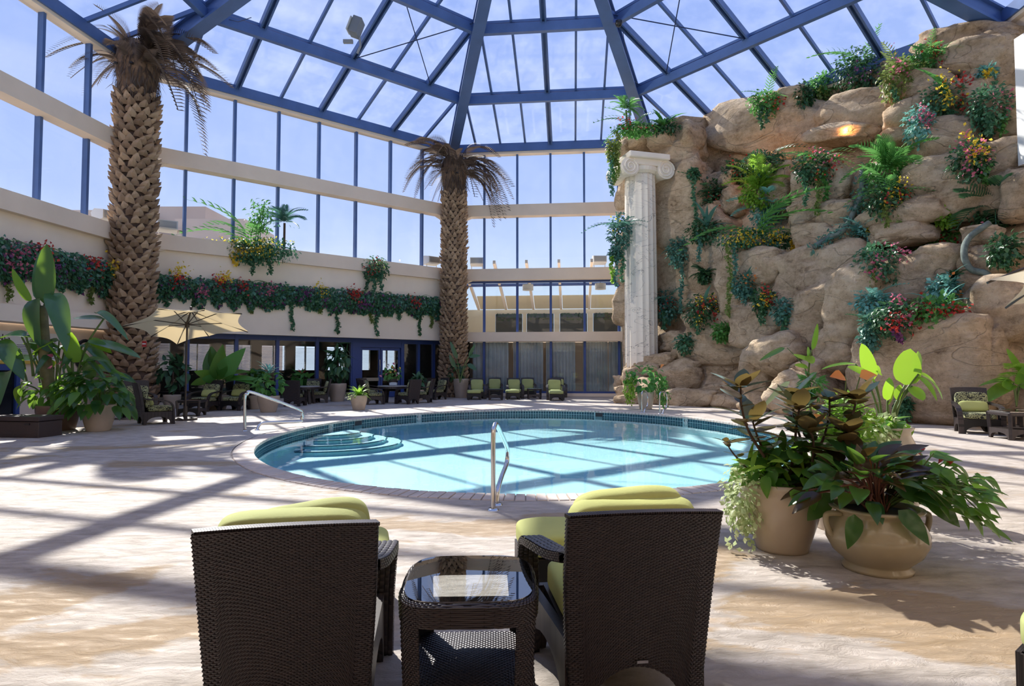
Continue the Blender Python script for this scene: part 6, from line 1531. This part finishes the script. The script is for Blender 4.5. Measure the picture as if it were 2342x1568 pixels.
# --- elephant ears behind the pillow chairs
X0 = at(497, 880, 22.0)
o = plant('dark elephant ear plant with huge wavy leaves behind the pillow chairs', (X0.x, X0.y)); tall_pot(o, .4, .3, .5, GLZ)
for b_, t_, w_, fc in (((490, 862), (478, 790), 44, (0, -1, .2)), ((505, 862), (545, 805), 46, (.2, -1, .3)), ((500, 865), (462, 800), 30, (-.2, -1, .3)), ((488, 868), (445, 838), 30, (-.2, -.9, .5)), ((480, 872), (424, 872), 22, (0, -.5, 1)), ((512, 866), (556, 835), 30, (.2, -.8, .6)), ((512, 870), (575, 858), 22, (.2, -.6, .9)), ((498, 868), (505, 800), 40, (.1, -1, .1)), ((494, 870), (455, 860), 22, (-.2, -.6, .9)), ((515, 875), (590, 850), 20, (.1, -.5, 1))):
    pleaf(o, TEE, (L_PHI, L_ANT, L_MID)[int(t_[0]) % 3], b_, t_, 21.8, 21.2 + (int(t_[0]) % 5) * .2, w_ * .85, (fc[0] * 3, -.7, .3 + .25 * (int(t_[1]) % 4)), (497, 890), .02)
# --- smaller pots along the storefront
def small(lab, px, py, rt, rb, h, mat, Yb_=None):
    a_ = gnd(px, py); o = plant(lab, (a_[0], a_[1] + rb)); tall_pot(o, rt, rb, h, mat); return o
o = small('bromeliad topped leafy plant in a beige pot behind the left handrail', 607, 943, .36, .25, .55, GLZ)
bush(o, 70, (.55, .45, .42), (0, 0, .95), TP_, L_MID, .26, 31, .5, .55); rosette(o, 16, 1.3, TSTRAP, L_TEAL, .45, .7, .2, 1.2, 4); rosette(o, 8, 1.3, TSTRAP, L_RED, .2, .3, .6, 1.2, 5, name='flower')
o = small('bright lime bromeliad in a beige pot at the far pool edge', 817, 938, .30, .21, .52, GLZ)
rosette(o, 30, .52, TSTRAP, L_LIME, .4, .62, -.1, 1.2, 7, wd=1.6); bushstuff(o, 60, (.25, .2, .12), (-.2, -.2, .5), TL, L_VAR, .06, 4, .7)
o = small('dark drooping leafed plant in a tan pot by the storefront', 767, 918, .40, .28, .8, GLZ)
bush(o, 110, (.62, .5, .75), (0, 0, 1.6), TP_, L_DARK, .36, 17, .9, .9); bush(o, 22, (.4, .35, .5), (.05, 0, 2.2), T_leaf(.2, 5, .2, .5), L_DARK, .7, 18, .2, .9); stem(o, [(0, 0, .7), (.03, 0, 1.4), (.0, 0, 2.2)], .04, BRST)
o = small('slim strelitzia in a tan pot at the foot of the far palm', 1053, 910, .38, .28, .95, GLZ)
for b_, t_, w_ in (((1073, 815), (1086, 786), 8), ((1072, 815), (1098, 812), 9), ((1070, 832), (1090, 845), 11), ((1045, 820), (1030, 780), 10), ((1040, 840), (1028, 810), 10)): pleaf(o, TB0, L_BAND, b_, t_, 29.6, 29.5, w_, (0, -1, .4), (1052, 875), .02)
bush(o, 50, (.5, .4, .5), (-.2, -.1, 1.25), TP_, L_DARK, .28, 19, .5, .8)
o = plant('pink and yellow flowering plant in a dark pot on the round dining table', (tx, ty), 'table_plant'); o.location.z = .742
MB().lathe([(.01, 0), (.15, 0), (.2, .28), (.17, .28)], 20).obj('pot', simple('dark_pot', (.05, .035, .03), .5), o, world=False)
bush(o, 46, (.42, .35, .3), (0, 0, .5), TP_, L_MID, .2, 41, .5, .2); 
for q in range(16): flower(o, (random.uniform(-.4, .4), -.25, random.uniform(.35, .95)), (random.uniform(-1, 1), -.5, .5), .13, (L_PINK, L_WHT, L_YEL, L_PINK)[q % 4])
o = small('leafy ivy plant in a white pot beside the pool ladder', 1480, 936, .30, .22, .62, GLZ3)
bush(o, 120, (.75, .5, .55), (0, 0, 1.05), TP_, L_MID, .26, 51, .6, .45); bushstuff(o, 320, (.25, .25, .6), (-.6, -.2, .75), TL, L_LIME, .09, 52, .8); bushstuff(o, 300, (.25, .25, .55), (.6, -.2, .6), TL, L_MID, .09, 53, .8); flower(o, (.45, -.4, 1.5), (.3, -.5, .4), .2, L_ORNG)
o = small('banana leafed plant in a white pot behind the tables at the right edge', 2322, 968, .28, .2, .6, GLZ3)
for b_, t_, w_, fc in (((2322, 880), (2252, 892), 34, (0, -.6, .9)), ((2318, 876), (2272, 850), 16, (0, -.6, .9)), ((2316, 878), (2288, 882), 24, (0, -1, .3)), ((2336, 850), (2298, 795), 14, (-.5, -.8, .3)), ((2340, 866), (2400, 830), 34, (0, -.8, .6)), ((2330, 880), (2345, 830), 30, (0, -1, .2)), ((2330, 880), (2390, 890), 30, (0, -.7, .8))): pleaf(o, TB1 if fc[2] > .8 else TB2, L_BAN, b_, t_, 14.6, 14.3, w_, fc, (2325, 930), .016)
me_ = npmesh('frond', TPALM[0], TPALM[1], L_LIME, True)
for q, (a_, el) in enumerate(((2.8, .5), (3.4, .9), (.3, .8))):
    d = Vector((cos(a_) * cos(el), -.3, sin(el))).normalized(); X_ = d.cross(Vector((0, 0, 1))).normalized(); Z_ = X_.cross(d); M = Matrix((X_ * .9, d * .9, Z_ * .9)).transposed().to_4x4(); M.translation = Vector(at(2352, 870, 14.6) - o.location); mk('frond', me_, o, False, M=M)
bush(o, 60, (.42, .35, .28), (0, 0, .85), TP_, L_MID, .22, 61, .6, .5); flower(o, (-.35, -.3, 1.05), (-.5, -.6, .3), .18, L_ORNG); flower(o, (-.28, -.3, 1.12), (.5, -.6, .3), .16, L_RED)
for lab, px, Y, hw, hh, m_, py in (('red topped leafy plant behind the dining chair at the storefront', 690, 27.2, 26, 22, L_MID, 870), ('dark green plant between the patterned pillow chair and the bromeliad pot', 585, 22.2, 26, 26, L_PHI, 868), ('low dark plant right of the storefront door behind the table', 955, 27.8, 20, 20, L_DARK, 872), ('dark climbing plant in shade behind the left umbrella pole', 395, 22.6, 40, 42, L_DARK, 850)):
    p = at(px, py, Y); k = Y / FPX; o = plant(lab, (p.x, p.y)); tall_pot(o, .3, .22, .5, GLZ)
    bush(o, 60, (hw * k, hw * k * .6, hh * k), (0, 0, p.z), TP_, m_, .34, int(px), .5, .5); stem(o, [(0, 0, .4), (.02, 0, p.z)], .03, BRST)
    if px == 690: rosette(o, 10, p.z + .3, TSTRAP, L_RED, .3, .45, .5, 1.2, 5, name='flower')
# small red notice on the near palm
nt_ = thing('red_notice', 'small red notice plate fixed on the near palm trunk', 'sign', at(330, 786, 21.35)); MB().box((0, 0, 0), (.15, .02, .2)).obj('plate', simple('red_plate', (.5, .03, .03), .5), nt_, world=False); MB().box((0, -.012, .0), (.12, .008, .04)).obj('white_band', WHITE, nt_, world=False)
